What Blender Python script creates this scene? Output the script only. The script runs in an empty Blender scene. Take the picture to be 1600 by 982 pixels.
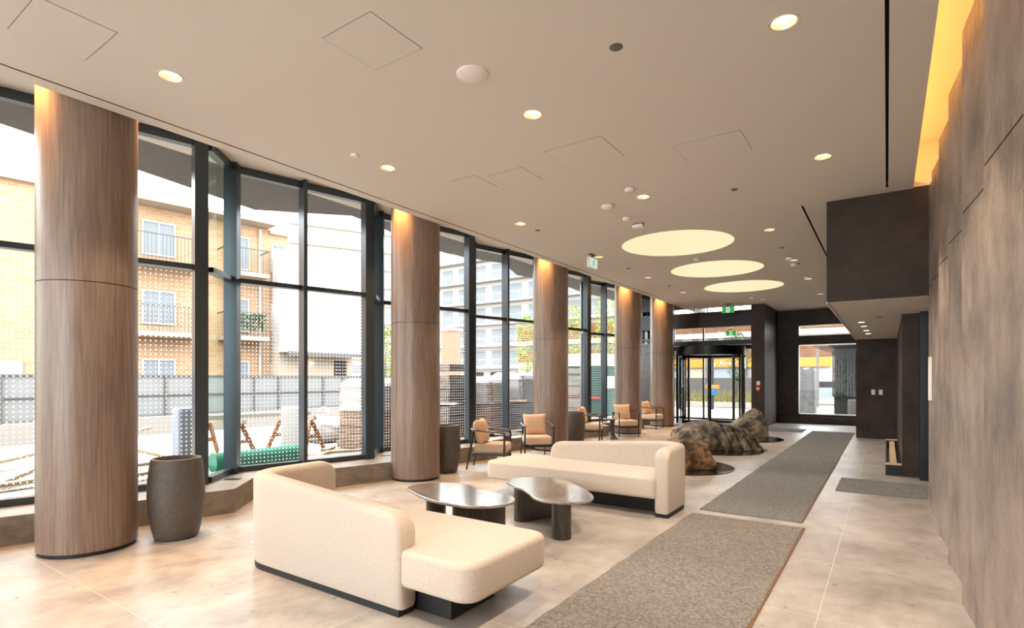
import bpy, bmesh, math, random
from mathutils import Vector, Matrix, noise
random.seed(7)
PI = math.pi
C = bpy.context.scene.collection

# ------------------------------------------------------------------ helpers
def lin(r, g, b):
    f = lambda v: (v/255/12.92) if v/255 <= .04045 else ((v/255+.055)/1.055)**2.4
    return (f(r), f(g), f(b), 1)

def newmat(name):
    m = bpy.data.materials.new(name); m.use_nodes = True
    return m, m.node_tree, m.node_tree.nodes['Principled BSDF']

def mat(name, col, rough=.5, metal=0, var=None, vscale=3, stretch=(1,1,1), bump=0, bscale=40, spec=.5, detail=6, coat=0, vlo=.35, vhi=.65):
    m, nt, p = newmat(name)
    N, L = nt.nodes, nt.links
    p.inputs['Base Color'].default_value = col
    p.inputs['Roughness'].default_value = rough
    p.inputs['Metallic'].default_value = metal
    p.inputs['Specular IOR Level'].default_value = spec
    if coat: p.inputs['Coat Weight'].default_value = coat; p.inputs['Coat Roughness'].default_value = .1
    if var or bump:
        tc = N.new('ShaderNodeTexCoord'); mp = N.new('ShaderNodeMapping')
        mp.inputs['Scale'].default_value = stretch
        L.new(tc.outputs['Object'], mp.inputs['Vector'])
    if var:
        n = N.new('ShaderNodeTexNoise'); n.inputs['Scale'].default_value = vscale; n.inputs['Detail'].default_value = detail
        n.inputs['Roughness'].default_value = .62
        L.new(mp.outputs[0], n.inputs['Vector'])
        r = N.new('ShaderNodeValToRGB'); r.color_ramp.elements[0].position = vlo; r.color_ramp.elements[1].position = vhi
        r.color_ramp.elements[0].color = col; r.color_ramp.elements[1].color = var
        L.new(n.outputs['Fac'], r.inputs['Fac']); L.new(r.outputs[0], p.inputs['Base Color'])
    if bump:
        n2 = N.new('ShaderNodeTexNoise'); n2.inputs['Scale'].default_value = bscale; n2.inputs['Detail'].default_value = 5
        L.new(mp.outputs[0], n2.inputs['Vector'])
        b = N.new('ShaderNodeBump'); b.inputs['Strength'].default_value = bump; b.inputs['Distance'].default_value = .02
        L.new(n2.outputs['Fac'], b.inputs['Height']); L.new(b.outputs[0], p.inputs['Normal'])
    return m

def emit(name, col, s):
    m, nt, p = newmat(name)
    p.inputs['Base Color'].default_value = (0,0,0,1)
    p.inputs['Emission Color'].default_value = col; p.inputs['Emission Strength'].default_value = s
    return m

class MB:
    def __init__(s): s.b = bmesh.new()
    def poly(s, pts):
        vs = [s.b.verts.new(p) for p in pts]
        try: return s.b.faces.new(vs)
        except ValueError: return None
    def quad(s, *p): s.poly(p); return s
    def box(s, x0, x1, y0, y1, z0, z1, bev=0, rot=0, at=(0,0,0)):
        t = bmesh.new(); bmesh.ops.create_cube(t, size=1)
        bmesh.ops.scale(t, vec=(x1-x0, y1-y0, z1-z0), verts=t.verts)
        bmesh.ops.translate(t, vec=((x0+x1)/2, (y0+y1)/2, (z0+z1)/2), verts=t.verts)
        if bev: bmesh.ops.bevel(t, geom=list(t.edges), offset=bev, segments=2, affect='EDGES', profile=.5)
        if rot: bmesh.ops.rotate(t, cent=(0,0,0), matrix=Matrix.Rotation(rot, 3, 'Z'), verts=t.verts)
        bmesh.ops.translate(t, vec=at, verts=t.verts)
        s.merge(t); return s
    def merge(s, t):
        me = bpy.data.meshes.new('tmp'); t.to_mesh(me); t.free(); s.b.from_mesh(me); bpy.data.meshes.remove(me)
    def beam(s, p, q, w, h, up=(0,0,1)):      # box along p->q, w sideways, h along up
        p, q = Vector(p), Vector(q); d = (q-p).normalized(); u = Vector(up)
        sd = d.cross(u)
        if sd.length < 1e-5: sd = Vector((1,0,0))
        sd.normalize(); u = sd.cross(d)
        a = [p+sd*i*w/2+u*j*h/2 for i, j in ((-1,-1),(1,-1),(1,1),(-1,1))]
        b = [v+(q-p) for v in a]
        A = [s.b.verts.new(v) for v in a]; B = [s.b.verts.new(v) for v in b]
        s.b.faces.new(A[::-1]); s.b.faces.new(B)
        for i in range(4): s.b.faces.new((A[i], A[(i+1)%4], B[(i+1)%4], B[i]))
        return s
    def prism(s, pts, z0, z1):
        A = [s.b.verts.new((x,y,z0)) for x,y in pts]; B = [s.b.verts.new((x,y,z1)) for x,y in pts]
        s.b.faces.new(A[::-1]); s.b.faces.new(B); n = len(pts)
        for i in range(n): s.b.faces.new((A[i], A[(i+1)%n], B[(i+1)%n], B[i]))
        return s
    def lathe(s, prof, n=32, at=(0,0,0), sx=1, sy=1, rot=0):
        rings = []
        for r, z in prof:
            if r < 1e-6: rings.append([s.b.verts.new((at[0],at[1],at[2]+z))]); continue
            ring = []
            for i in range(n):
                a = 2*PI*i/n; x, y = r*math.cos(a)*sx, r*math.sin(a)*sy
                x, y = x*math.cos(rot)-y*math.sin(rot), x*math.sin(rot)+y*math.cos(rot)
                ring.append(s.b.verts.new((at[0]+x, at[1]+y, at[2]+z)))
            rings.append(ring)
        for A, B in zip(rings, rings[1:]):
            if len(A) == 1 and len(B) == 1: continue
            for i in range(n):
                j = (i+1) % n
                if len(A) == 1: s.b.faces.new((A[0], B[j], B[i]))
                elif len(B) == 1: s.b.faces.new((A[i], A[j], B[0]))
                else: s.b.faces.new((A[i], A[j], B[j], B[i]))
        return s
    def cyl(s, r, z0, z1, at=(0,0,0), n=24, sx=1, sy=1, rot=0):
        return s.lathe([(0,z0),(r,z0),(r,z1),(0,z1)], n, at, sx, sy, rot)
    def tube(s, pts, r, n=8, flat=1):
        pts = [Vector(p) for p in pts]; rings = []
        ref = Vector((0,0,1))
        for i, p in enumerate(pts):
            d = (pts[min(i+1,len(pts)-1)] - pts[max(i-1,0)]).normalized()
            u = d.cross(ref)
            if u.length < .2: u = d.cross(Vector((0,1,0)))
            u.normalize(); v = u.cross(d).normalized()
            rr = r[i] if isinstance(r, (list,tuple)) else r
            rings.append([s.b.verts.new(p + u*math.cos(2*PI*k/n)*rr + v*math.sin(2*PI*k/n)*rr*flat) for k in range(n)])
        for A, B in zip(rings, rings[1:]):
            for k in range(n): s.b.faces.new((A[k], A[(k+1)%n], B[(k+1)%n], B[k]))
        s.b.faces.new(rings[0][::-1]); s.b.faces.new(rings[-1]); return s
    def slab(s, pts, z0, z1, r, seg=4, bottom=True):       # outline with rounded top (and bottom) edges
        n = len(pts)
        def inset(d):
            out = []
            for i in range(n):
                a, b, c = Vector(pts[i-1]), Vector(pts[i]), Vector(pts[(i+1)%n])
                e1 = (b-a).normalized(); e2 = (c-b).normalized()
                n1 = Vector((-e1.y, e1.x)); n2 = Vector((-e2.y, e2.x)); m = n1+n2
                if m.length < 1e-4: m = n1
                m.normalize(); k = max(.5, m.dot(n1)); out.append(b+m*d/k)
            return out
        lv = []
        if bottom:
            for i in range(seg+1):
                a = PI/2*i/seg; lv.append((r*(1-math.sin(a)), z0+r*(1-math.cos(a))))
        else: lv.append((0, z0))
        for i in range(seg+1):
            a = PI/2*i/seg; lv.append((r*(1-math.cos(a)), z1-r*(1-math.sin(a))))
        lv = ([(lv[0][0]+.004, lv[0][1])] if bottom else []) + lv + [(lv[-1][0]+.004, lv[-1][1])]
        rings = [[s.b.verts.new((v.x, v.y, z)) for v in inset(d)] for d, z in lv]
        s.b.faces.new(rings[0][::-1]); s.b.faces.new(rings[-1])
        for A, B in zip(rings, rings[1:]):
            for i in range(n): s.b.faces.new((A[i], A[(i+1)%n], B[(i+1)%n], B[i]))
        return s
    def build(s, name, m=None, parent=None, smooth=None, loc=None, rz=0, fix=True):
        me = bpy.data.meshes.new(name)
        if fix: bmesh.ops.recalc_face_normals(s.b, faces=s.b.faces)
        s.b.to_mesh(me); s.b.free()
        if m:
            for x in (m if isinstance(m, list) else [m]): me.materials.append(x)
        if smooth is not None:
            for f in me.polygons: f.use_smooth = True
            if smooth: me.set_sharp_from_angle(angle=math.radians(smooth))
        o = bpy.data.objects.new(name, me); C.objects.link(o)
        if parent: o.parent = parent
        if loc: o.location = loc
        if rz: o.rotation_euler.z = rz
        return o

def empty(name, loc=(0,0,0), rz=0, label=None, cat=None, group=None, kind=None):
    o = bpy.data.objects.new(name, None); C.objects.link(o)
    o.empty_display_size = .2; o.location = loc; o.rotation_euler.z = rz
    return tag(o, label, cat, group, kind)
def tag(o, label=None, cat=None, group=None, kind=None):
    if label: o['label'] = label
    if cat: o['category'] = cat
    if group: o['group'] = group
    if kind: o['kind'] = kind
    return o
def struct(o): o['kind'] = 'structure'; return o
def dup(root, loc, rz=None, label=None, group=None):
    r = root.copy(); C.objects.link(r); r.location = loc
    if rz is not None: r.rotation_euler.z = rz
    if label: r['label'] = label
    if group: r['group'] = group
    for ch in list(root.children):
        c = ch.copy(); C.objects.link(c); c.parent = r
        for g in list(ch.children):
            d = g.copy(); C.objects.link(d); d.parent = c
    return r
def rrect(x0, x1, y0, y1, r, n=6):
    out = []
    for cx, cy, a0 in ((x1-r,y0+r,-PI/2),(x1-r,y1-r,0),(x0+r,y1-r,PI/2),(x0+r,y0+r,PI)):
        for i in range(n+1):
            a = a0+PI/2*i/n; out.append((cx+r*math.cos(a), cy+r*math.sin(a)))
    return out
def smooth_closed(pts, k=6):
    n = len(pts); out = []
    for i in range(n):
        p0,p1,p2,p3 = [Vector(pts[(i+j-1)%n]) for j in range(4)]
        for q in range(k):
            t = q/k
            out.append(tuple(.5*((2*p1)+(p2-p0)*t+(2*p0-5*p1+4*p2-p3)*t*t+(3*p1-p0-3*p2+p3)*t**3)))
    return out
def smooth_open(pts, k=6):
    P = [Vector(p) for p in pts]; P = [P[0]*2-P[1]]+P+[P[-1]*2-P[-2]]; out = []
    for i in range(1, len(P)-2):
        p0,p1,p2,p3 = P[i-1:i+3]
        for q in range(k):
            t = q/k
            out.append(.5*((2*p1)+(p2-p0)*t+(2*p0-5*p1+4*p2-p3)*t*t+(3*p1-p0-3*p2+p3)*t**3))
    out.append(P[-2]); return out

# ------------------------------------------------------------------ materials
M = {}
def floor_mat():
    m, nt, p = newmat('stone floor tile'); N, L = nt.nodes, nt.links
    g = N.new('ShaderNodeTexCoord')
    n1 = N.new('ShaderNodeTexNoise'); n1.inputs['Scale'].default_value = 1.6; n1.inputs['Detail'].default_value = 9; n1.inputs['Roughness'].default_value=.68
    n2 = N.new('ShaderNodeTexNoise'); n2.inputs['Scale'].default_value = 9; n2.inputs['Detail'].default_value = 7
    mp = N.new('ShaderNodeMapping'); mp.inputs['Scale'].default_value = (1.3,1.0,1); mp.inputs['Location'].default_value = (0,0,.437)
    L.new(g.outputs['Object'], mp.inputs[0]); L.new(mp.outputs[0], n1.inputs['Vector']); L.new(mp.outputs[0], n2.inputs['Vector'])
    r = N.new('ShaderNodeValToRGB'); r.color_ramp.elements[0].position=.33; r.color_ramp.elements[1].position=.68
    r.color_ramp.elements[0].color = lin(146,139,134); r.color_ramp.elements[1].color = lin(196,189,183)
    ad = N.new('ShaderNodeMath'); ad.operation='MULTIPLY_ADD'; ad.inputs[1].default_value=.18; 
    sb = N.new('ShaderNodeMath'); sb.operation='SUBTRACT'; sb.inputs[1].default_value=.5
    L.new(n2.outputs['Fac'], sb.inputs[0]); L.new(sb.outputs[0], ad.inputs[0]); L.new(n1.outputs['Fac'], ad.inputs[2])
    L.new(ad.outputs[0], r.inputs['Fac'])
    sx = N.new('ShaderNodeSeparateXYZ'); L.new(g.outputs['Object'], sx.inputs[0])
    def joint(out, off, pitch):
        a = N.new('ShaderNodeMath'); a.operation='ADD'; a.inputs[1].default_value = off
        b = N.new('ShaderNodeMath'); b.operation='PINGPONG'; b.inputs[1].default_value = pitch/2
        c = N.new('ShaderNodeMath'); c.operation='LESS_THAN'; c.inputs[1].default_value = .0035
        L.new(out, a.inputs[0]); L.new(a.outputs[0], b.inputs[0]); L.new(b.outputs[0], c.inputs[0]); return c.outputs[0]
    jx = joint(sx.outputs[0], .36+1.2*20, 1.2); jy = joint(sx.outputs[1], -1.52+2.4*10, 1.2)
    mx = N.new('ShaderNodeMath'); mx.operation='MAXIMUM'; L.new(jx, mx.inputs[0]); L.new(jy, mx.inputs[1])
    mc = N.new('ShaderNodeMix'); mc.data_type='RGBA'; mc.inputs['B'].default_value = lin(208,196,185)
    L.new(mx.outputs[0], mc.inputs['Factor']); L.new(r.outputs[0], mc.inputs['A']); L.new(mc.outputs['Result'], p.inputs['Base Color'])
    rr = N.new('ShaderNodeMapRange'); rr.inputs['To Min'].default_value=.2; rr.inputs['To Max'].default_value=.45
    L.new(n2.outputs['Fac'], rr.inputs[0]); L.new(rr.outputs[0], p.inputs['Roughness'])
    b = N.new('ShaderNodeBump'); b.inputs['Strength'].default_value=.12; b.inputs['Distance'].default_value=.01
    L.new(n2.outputs['Fac'], b.inputs['Height']); L.new(b.outputs[0], p.inputs['Normal'])
    return m
M['floor'] = floor_mat()
M['ceil'] = mat('painted ceiling', lin(218,211,201), .9, spec=.2)
M['slot'] = mat('black slot', lin(16,15,14), .7)
M['stone'] = mat('sill stone', lin(112,102,94), .45, var=lin(146,136,126), vscale=5, stretch=(1,1,1.6), bump=.15)
M['dark'] = mat('dark brown wall', lin(44,34,27), .55, spec=.3, var=lin(66,51,41), vscale=2.2, bump=.15, bscale=14, detail=9)
M['plaster'] = mat('textured bronze plaster', lin(132,120,112), .34, .45, var=lin(190,174,162), vscale=2.4, stretch=(1,1.2,.8), bump=.55, bscale=22, detail=12)
M['frame'] = mat('dark blue grey aluminium', lin(66,76,84), .3, .5)
M['frame2'] = mat('black aluminium', lin(24,24,25), .35, .4)
def wood_mat(name, a, b, rough):
    return mat(name, a, rough, var=b, vscale=9, stretch=(5,5,.22), bump=.06, bscale=22, detail=9, vlo=.3, vhi=.7)
M['walnut'] = wood_mat('walnut veneer', lin(108,88,76), lin(150,127,111), .33)
M['oak'] = wood_mat('pale wood', lin(200,168,136), lin(226,198,168), .5)
M['black'] = mat('black metal', lin(26,25,25), .35, .5)
M['blackmatt'] = mat('matt black', lin(24,23,22), .6)
def fabric(name, a, b, sc=350):
    m = mat(name, a, .95, var=b, vscale=60, bump=.25, bscale=sc, spec=.15)
    m.node_tree.nodes['Principled BSDF'].inputs['Sheen Weight'].default_value = .3
    return m
M['cream'] = fabric('cream woven fabric', lin(196,182,168), lin(208,195,181))
M['seatcream'] = fabric('beige cushion fabric', lin(200,178,156), lin(212,191,170))
M['tan'] = fabric('tan pillow fabric', lin(202,164,132), lin(218,184,152))
M['rug'] = mat('grey tufted carpet', lin(126,121,116), 1, var=lin(170,164,158), vscale=55, bump=.8, bscale=190, spec=.1, vlo=.38, vhi=.62)
M['rug2'] = mat('blue grey carpet', lin(116,117,118), 1, var=lin(148,147,146), vscale=30, bump=.7, bscale=190, spec=.1)
M['rugedge'] = mat('carpet edge tape', lin(120,88,62), .8)
M['vase'] = mat('grey concrete planter', lin(78,71,66), .55, var=lin(92,84,78), vscale=30, bump=.2, bscale=120)
M['tabletop'] = mat('dark marbled top', lin(118,112,106), .16, var=lin(176,169,160), vscale=5, detail=10, spec=1.0, coat=1.0)
M['tableleg'] = mat('bronze brushed leg', lin(70,64,60), .38, .35, var=lin(88,82,76), vscale=20, stretch=(1,1,.2))
M['chairframe'] = mat('charcoal chair frame', lin(50,46,44), .4, .2)
M['cane'] = mat('grey woven back', lin(110,106,102), .8)
def rock_mat(name, a, b, c):
    m, nt, p = newmat(name); N, L = nt.nodes, nt.links
    tc = N.new('ShaderNodeTexCoord')
    n = N.new('ShaderNodeTexNoise'); n.inputs['Scale'].default_value=3.2; n.inputs['Detail'].default_value=12; n.inputs['Roughness'].default_value=.7; n.inputs['Distortion'].default_value=.6
    L.new(tc.outputs['Object'], n.inputs['Vector'])
    r = N.new('ShaderNodeValToRGB'); r.color_ramp.elements[0].position=.36; r.color_ramp.elements[0].color=a
    r.color_ramp.elements[1].position=.66; r.color_ramp.elements[1].color=c
    e = r.color_ramp.elements.new(.5); e.color=b
    L.new(n.outputs['Fac'], r.inputs[0]); L.new(r.outputs[0], p.inputs['Base Color']); p.inputs['Roughness'].default_value=.6
    n2 = N.new('ShaderNodeTexNoise'); n2.inputs['Scale'].default_value=14; n2.inputs['Detail'].default_value=10; n2.inputs['Roughness'].default_value=.7
    L.new(tc.outputs['Object'], n2.inputs['Vector'])
    bp = N.new('ShaderNodeBump'); bp.inputs['Strength'].default_value=.9; bp.inputs['Distance'].default_value=.09
    L.new(n2.outputs['Fac'], bp.inputs['Height']); L.new(bp.outputs[0], p.inputs['Normal'])
    return m
M['rock'] = rock_mat('brown boulder', lin(48,36,28), lin(142,106,76), lin(214,172,128))
M['rockgrey'] = rock_mat('grey boulder', lin(44,43,45), lin(122,110,100), lin(206,182,154))
M['rockdisc'] = mat('polished black stone', lin(34,29,27), .12, coat=.3)
M['white'] = mat('white plastic', lin(238,232,226), .5)
M['whitetrim'] = mat('white trim', lin(214,204,192), .5)
M['cup'] = mat('downlight cup', lin(235,215,185), .3, .3)
M['lamp'] = emit('warm lamp', (1.0,.84,.6,1), 5)
M['luma'] = emit('luminous ceiling disc', (1.0,.82,.50,1), .74)
M['greydisc'] = mat('grey cap', lin(92,88,86), .5)
M['green'] = emit('exit green', (.01,.5,.06,1), .6)
M['signwhite'] = emit('exit white', (.8,1,.82,1), .55)
M['red'] = mat('red plastic', lin(200,40,34), .4)
M['steel'] = mat('brushed steel', lin(190,186,180), .3, .9)

def glass_mat(name, tint, dots=False, refl=1.0):
    m = bpy.data.materials.new(name); m.use_nodes = True; nt = m.node_tree; N, L = nt.nodes, nt.links
    N.remove(N['Principled BSDF']); out = N['Material Output']
    t = N.new('ShaderNodeBsdfTransparent'); t.inputs[0].default_value = tint
    g = N.new('ShaderNodeBsdfGlossy'); g.inputs['Roughness'].default_value = .02
    fr = N.new('ShaderNodeFresnel'); fr.inputs['IOR'].default_value = 1.45
    k = N.new('ShaderNodeMath'); k.operation='MULTIPLY'; k.inputs[1].default_value = refl; L.new(fr.outputs[0], k.inputs[0])
    mx = N.new('ShaderNodeMixShader'); L.new(k.outputs[0], mx.inputs[0]); L.new(t.outputs[0], mx.inputs[1]); L.new(g.outputs[0], mx.inputs[2])
    last = mx.outputs[0]
    if dots:
        uv = N.new('ShaderNodeUVMap'); uv.uv_map = 'UVMap'
        sc = N.new('ShaderNodeVectorMath'); sc.operation='SCALE'; sc.inputs['Scale'].default_value = 20
        fc = N.new('ShaderNodeVectorMath'); fc.operation='FRACTION'
        sb = N.new('ShaderNodeVectorMath'); sb.operation='SUBTRACT'; sb.inputs[1].default_value = (.5,.5,0)
        ln = N.new('ShaderNodeVectorMath'); ln.operation='LENGTH'
        lt = N.new('ShaderNodeMath'); lt.operation='LESS_THAN'; lt.inputs[1].default_value = .14
        L.new(uv.outputs[0], sc.inputs[0]); L.new(sc.outputs[0], fc.inputs[0]); L.new(fc.outputs[0], sb.inputs[0]); L.new(sb.outputs[0], ln.inputs[0]); L.new(ln.outputs['Value'], lt.inputs[0])
        d = N.new('ShaderNodeBsdfDiffuse'); d.inputs[0].default_value = (.9,.9,.9,1)
        tr = N.new('ShaderNodeBsdfTranslucent'); tr.inputs[0].default_value = (.9,.9,.9,1)
        m1 = N.new('ShaderNodeMixShader'); m1.inputs[0].default_value = .75; L.new(d.outputs[0], m1.inputs[1]); L.new(tr.outputs[0], m1.inputs[2])
        m2 = N.new('ShaderNodeMixShader'); L.new(lt.outputs[0], m2.inputs[0]); L.new(last, m2.inputs[1]); L.new(m1.outputs[0], m2.inputs[2]); last = m2.outputs[0]
    L.new(last, out.inputs[0]); return m
M['glass'] = glass_mat('clear glass', (.97,.985,.975,1))
M['coatedglass'] = glass_mat('coated glass', (.97,.985,.975,1), False, .25)
M['fritglass'] = glass_mat('dotted bird safe glass', (.97,.985,.975,1), True)
M['greenglass'] = glass_mat('greenish edge glass', (.80,.90,.84,1), False)
M['darkglass'] = glass_mat('entrance glass', (.86,.86,.84,1), False, 1.2)
M['soffit'] = mat('outside soffit metal', lin(72,68,66), .7, var=lin(84,80,77), vscale=1)

def pane(name, p, q, z0, z1, m, parent=None):
    """one upright glass sheet with real thickness between plan points p,q; UV in metres"""
    p, q = Vector((p[0],p[1])), Vector((q[0],q[1])); d = (q-p).normalized(); n = Vector((-d.y, d.x))*.006
    bm = bmesh.new(); uvl = bm.loops.layers.uv.new('UVMap')
    Lm = (q-p).length
    vs = {}
    for i, pt in enumerate((p, q)):
        for j, sg in enumerate((-1, 1)):
            for k, z in enumerate((z0, z1)):
                v = pt+n*sg; vs[i,j,k] = bm.verts.new((v.x, v.y, z))
    def f(keys):
        fa = bm.faces.new([vs[k] for k in keys])
        for l, k in zip(fa.loops, keys): l[uvl].uv = (k[0]*Lm, (z0, z1)[k[2]])
    f([(0,0,0),(1,0,0),(1,0,1),(0,0,1)])
    # single interior face is enough for the look; the edge strips give thickness
    e = bm
    me = bpy.data.meshes.new(name)
    bm2 = bm
    for keys in ([(0,0,1),(1,0,1),(1,1,1),(0,1,1)], [(0,0,0),(0,1,0),(1,1,0),(1,0,0)]): f(keys)
    bm2.to_mesh(me); bm2.free(); me.materials.append(m)
    o = bpy.data.objects.new(name, me); C.objects.link(o)
    if parent: o.parent = parent
    return o

# ------------------------------------------------------------------ room shell
CZ, HZ, YB = 3.8, 4.3, 20.6
YR = -7.0
fl = MB(); fl.box(-6.9, 4.5, YR, YB, -.12, 0); struct(fl.build('floor', M['floor']))

downs = [(-4.5,y,0) for y in (-.63,1.97,4.17,6.79,9.48,12.06,14.65)] + [(-2.55,y,1) for y in (-1.2,1.42,4.04,6.66)] + \
        [(-.55,y,2) for y in (-1.29,1.31,3.91,6.51)] + [(-1.5,y,3) for y in (9.24,11.87,14.28,17.04)]
discs = [(-2.97,9.32),(-2.97,11.95),(-2.97,14.56)]
HS = .105
holes = [(x,y,HS,.09) for x,y,_ in downs] + [(x,y,.94,.92) for x,y in discs]
def ceiling():
    x0, x1, y0, y1 = -5.5, .262, YR, YB
    slots = [(-5.352,-5.332,YR,18.1), (-.012,.012,YR,7.98), (-.945,-.92,8.2,13.0)]
    xs = {x0, x1, -5.352,-5.332,-.012,.012,-.945,-.92,-.65,-3.47}; ys = {y0, y1, 18.4, 8.2, 7.98, 18.1, 13.0}
    for x,y,h,r in holes: xs |= {round(x-h,4), round(x+h,4)}; ys |= {round(y-h,4), round(y+h,4)}
    xs = sorted(xs); ys = sorted(ys)
    m = MB(); sl = MB()
    hole_cells = [(x-h,x+h,y-h,y+h) for x,y,h,r in holes]
    for a, b in zip(xs, xs[1:]):
        for c, d in zip(ys, ys[1:]):
            cx, cy = (a+b)/2, (c+d)/2
            if cx > -.65 and cy > 8.2: continue
            if cx < -3.47 and cy > 18.4: continue
            if any(h[0]-1e-3<cx<h[1]+1e-3 and h[2]-1e-3<cy<h[3]+1e-3 for h in hole_cells): continue
            if any(s[0]<cx<s[1] and s[2]<cy<s[3] for s in slots): continue
            m.quad((a,c,CZ),(a,d,CZ),(b,d,CZ),(b,c,CZ))
    for x,y,h,r in holes:
        n = 48
        sq, ci = [], []
        for i in range(n):
            a = 2*PI*i/n; k = h/max(abs(math.cos(a)), abs(math.sin(a)))
            sq.append((x+k*math.cos(a), y+k*math.sin(a), CZ)); ci.append((x+r*math.cos(a), y+r*math.sin(a), CZ))
        for i in range(n):
            j = (i+1)%n; m.quad(sq[i], ci[i], ci[j], sq[j])
            if r < .5: m.quad(ci[i], (ci[i][0],ci[i][1],CZ+.09), (ci[j][0],ci[j][1],CZ+.09), ci[j])
    # outer edge faces and the deck above
    m.quad((x0,y0,CZ),(x0,y1,CZ),(x0,y1,HZ),(x0,y0,HZ))
    m.quad((x1,y0,CZ),(x1,8.2,CZ),(x1,8.2,CZ+.08),(x1,y0,CZ+.08))
    m.quad((x1,y0,CZ+.08),(x1,8.2,CZ+.08),(-.35,8.2,CZ+.08),(-.35,y0,CZ+.08))
    m.quad((-.35,y0,CZ+.08),(-.35,8.2,CZ+.08),(-.35,8.2,HZ),(-.35,y0,HZ))
    m.quad((-7.2,y0,HZ),(x0,y0,HZ),(x0,18.3,HZ),(-7.2,18.3,HZ))       # raised pocket over the columns
    struct(m.build('ceiling', M['ceil'], fix=False))
    for s in slots:
        sl.quad((s[0],s[2],CZ),(s[0],s[3],CZ),(s[0],s[3],CZ+.07),(s[0],s[2],CZ+.07))
        sl.quad((s[1],s[2],CZ),(s[1],s[3],CZ),(s[1],s[3],CZ+.07),(s[1],s[2],CZ+.07))
        sl.quad((s[0],s[2],CZ+.07),(s[1],s[2],CZ+.07),(s[1],s[3],CZ+.07),(s[0],s[3],CZ+.07))
    struct(sl.build('trim_1', M['slot'], fix=False))
    rf = MB(); rf.box(-6.9, 4.5, YR, YB, HZ+.02, HZ+.2); struct(rf.build('ceiling_deck', M['ceil']))
ceiling()

# right wall: sawtooth plaster panels, each turned a little towards the room, with one thin seam
wr = MB()
ends = [3.69+.99*k for k in range(-11, 5)] + [8.22]
y = ends[0]
sw = MB()
for a, b in zip(ends, ends[1:]):
    xb = .41; xa = xb + (b-a)*.085
    for z0, z1 in ((0, 2.585), (2.595, CZ)):
        wr.quad((xa,a,z0),(xb,b,z0),(xb,b,z1),(xa,a,z1))
        wr.quad((xb,b,z0),(xb+.085,b,z0),(xb+.085,b,z1),(xb,b,z1))
    wr.quad((xa,a,CZ),(xb,b,CZ),(xb+.2,b,CZ),(xa+.12,a,CZ))
    sw.quad((xa+.004,a,2.57),(xb+.004,b,2.57),(xb+.004,b,2.61),(xa+.004,a,2.61))
for a in (wr, ):
    a.quad((.41,8.22,0),(4.5,8.22,0),(4.5,8.22,CZ),(.41,8.22,CZ))
struct(wr.build('wall_right', M['plaster'], fix=False))
struct(sw.build('trim_2', M['slot'], fix=False))
cv = MB()
cv.quad((.64,YR,CZ-.1),(.64,8.2,CZ-.1),(.64,8.2,HZ),(.64,YR,HZ)); cv.quad((-.35,YR,HZ),(.64,YR,HZ),(.64,8.2,HZ),(-.35,8.2,HZ))
cv.quad((-.35,8.19,CZ+.01),(.64,8.19,CZ+.01),(.64,8.19,HZ),(-.35,8.19,HZ)); struct(cv.build('ceiling_cove', M['ceil'], fix=False))

# bulkhead box, lowered ceiling behind it, walls round the lift lobby
bk = MB()
bk.quad((-.65,8.2,2.49),(4.5,8.2,2.49),(4.5,8.2,HZ),(-.65,8.2,HZ))
bk.quad((-.65,8.2,2.49),(-.65,16.4,2.49),(-.65,16.4,CZ),(-.65,8.2,CZ))
struct(bk.build('wall_bulkhead', M['dark'], fix=False))
lc = MB(); lc.quad((-.64,8.18,2.489),(4.5,8.18,2.489),(4.5,16.4,2.489),(-.64,16.4,2.489)); struct(lc.build('ceiling_lobby', M['ceil'], fix=False))
tr = MB(); tr.box(-.655,-.635,8.19,16.4,2.475,2.495); struct(tr.build('trim_3', M['whitetrim']))
wb = MB(); wb.box(-.6,.19,16.4,16.6,0,CZ); wb.box(-.6,-.45,16.6,YB,0,CZ); wb.box(-.65,-.6,16.4,16.6,0,CZ)
struct(wb.build('wall_switch', M['dark']))
wp = MB(); wp.box(.19,4.5,10.3,16.6,0,2.5); struct(wp.build('wall_lobby', M['dark']))
we = MB(); we.box(4.4,4.5,8.2,10.3,0,2.5); struct(we.build('wall_corridor', M['dark']))
dr = MB(); dr.box(.40,.52,10.03,10.32,0,2.49); struct(dr.build('door_1', M['frame2']))

# back wall with window
bw = MB()
WX0, WX1, WZ0, WZ1, WZ2, WZ3 = -2.45, -.5, .31, 2.63, 2.93, 3.27
bw.box(-3.15,WX0,YB,YB+.25,0,CZ); bw.box(WX0,WX1,YB,YB+.25,0,WZ0); bw.box(WX0,WX1,YB,YB+.25,WZ1,WZ2); bw.box(WX0,WX1,YB,YB+.25,WZ3,CZ); bw.box(WX1,.2,YB,YB+.25,0,CZ)
bw.box(WX0-.6,WX1,YB-.12,YB,0,.24)
struct(bw.build('wall_back', M['dark']))
w = empty('window_1', (0,YB,0), kind='structure')
f = MB()
for z0, z1 in ((WZ0,WZ1),(WZ2,WZ3)):
    f.box(WX0,WX0+.03,.0,.1,z0,z1).box(WX1-.03,WX1,.0,.1,z0,z1).box(WX0,WX1,.0,.1,z0,z0+.03).box(WX0,WX1,.0,.1,z1-.03,z1)
f.build('window_frame', M['steel'], w)
pane('pane', (WX0,.06), (WX1,.06), WZ0, WZ1, M['coatedglass'], w); pane('pane', (WX0,.06), (WX1,.06), WZ2, WZ3, M['coatedglass'], w)

# block right of the entrance
pb = MB(); pb.box(-3.47,-3.09,18.2,YB+.2,0,CZ).box(-3.47,-3.3,18.46,YB+.2,CZ,HZ); struct(pb.build('wall_entrance', M['dark']))
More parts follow.
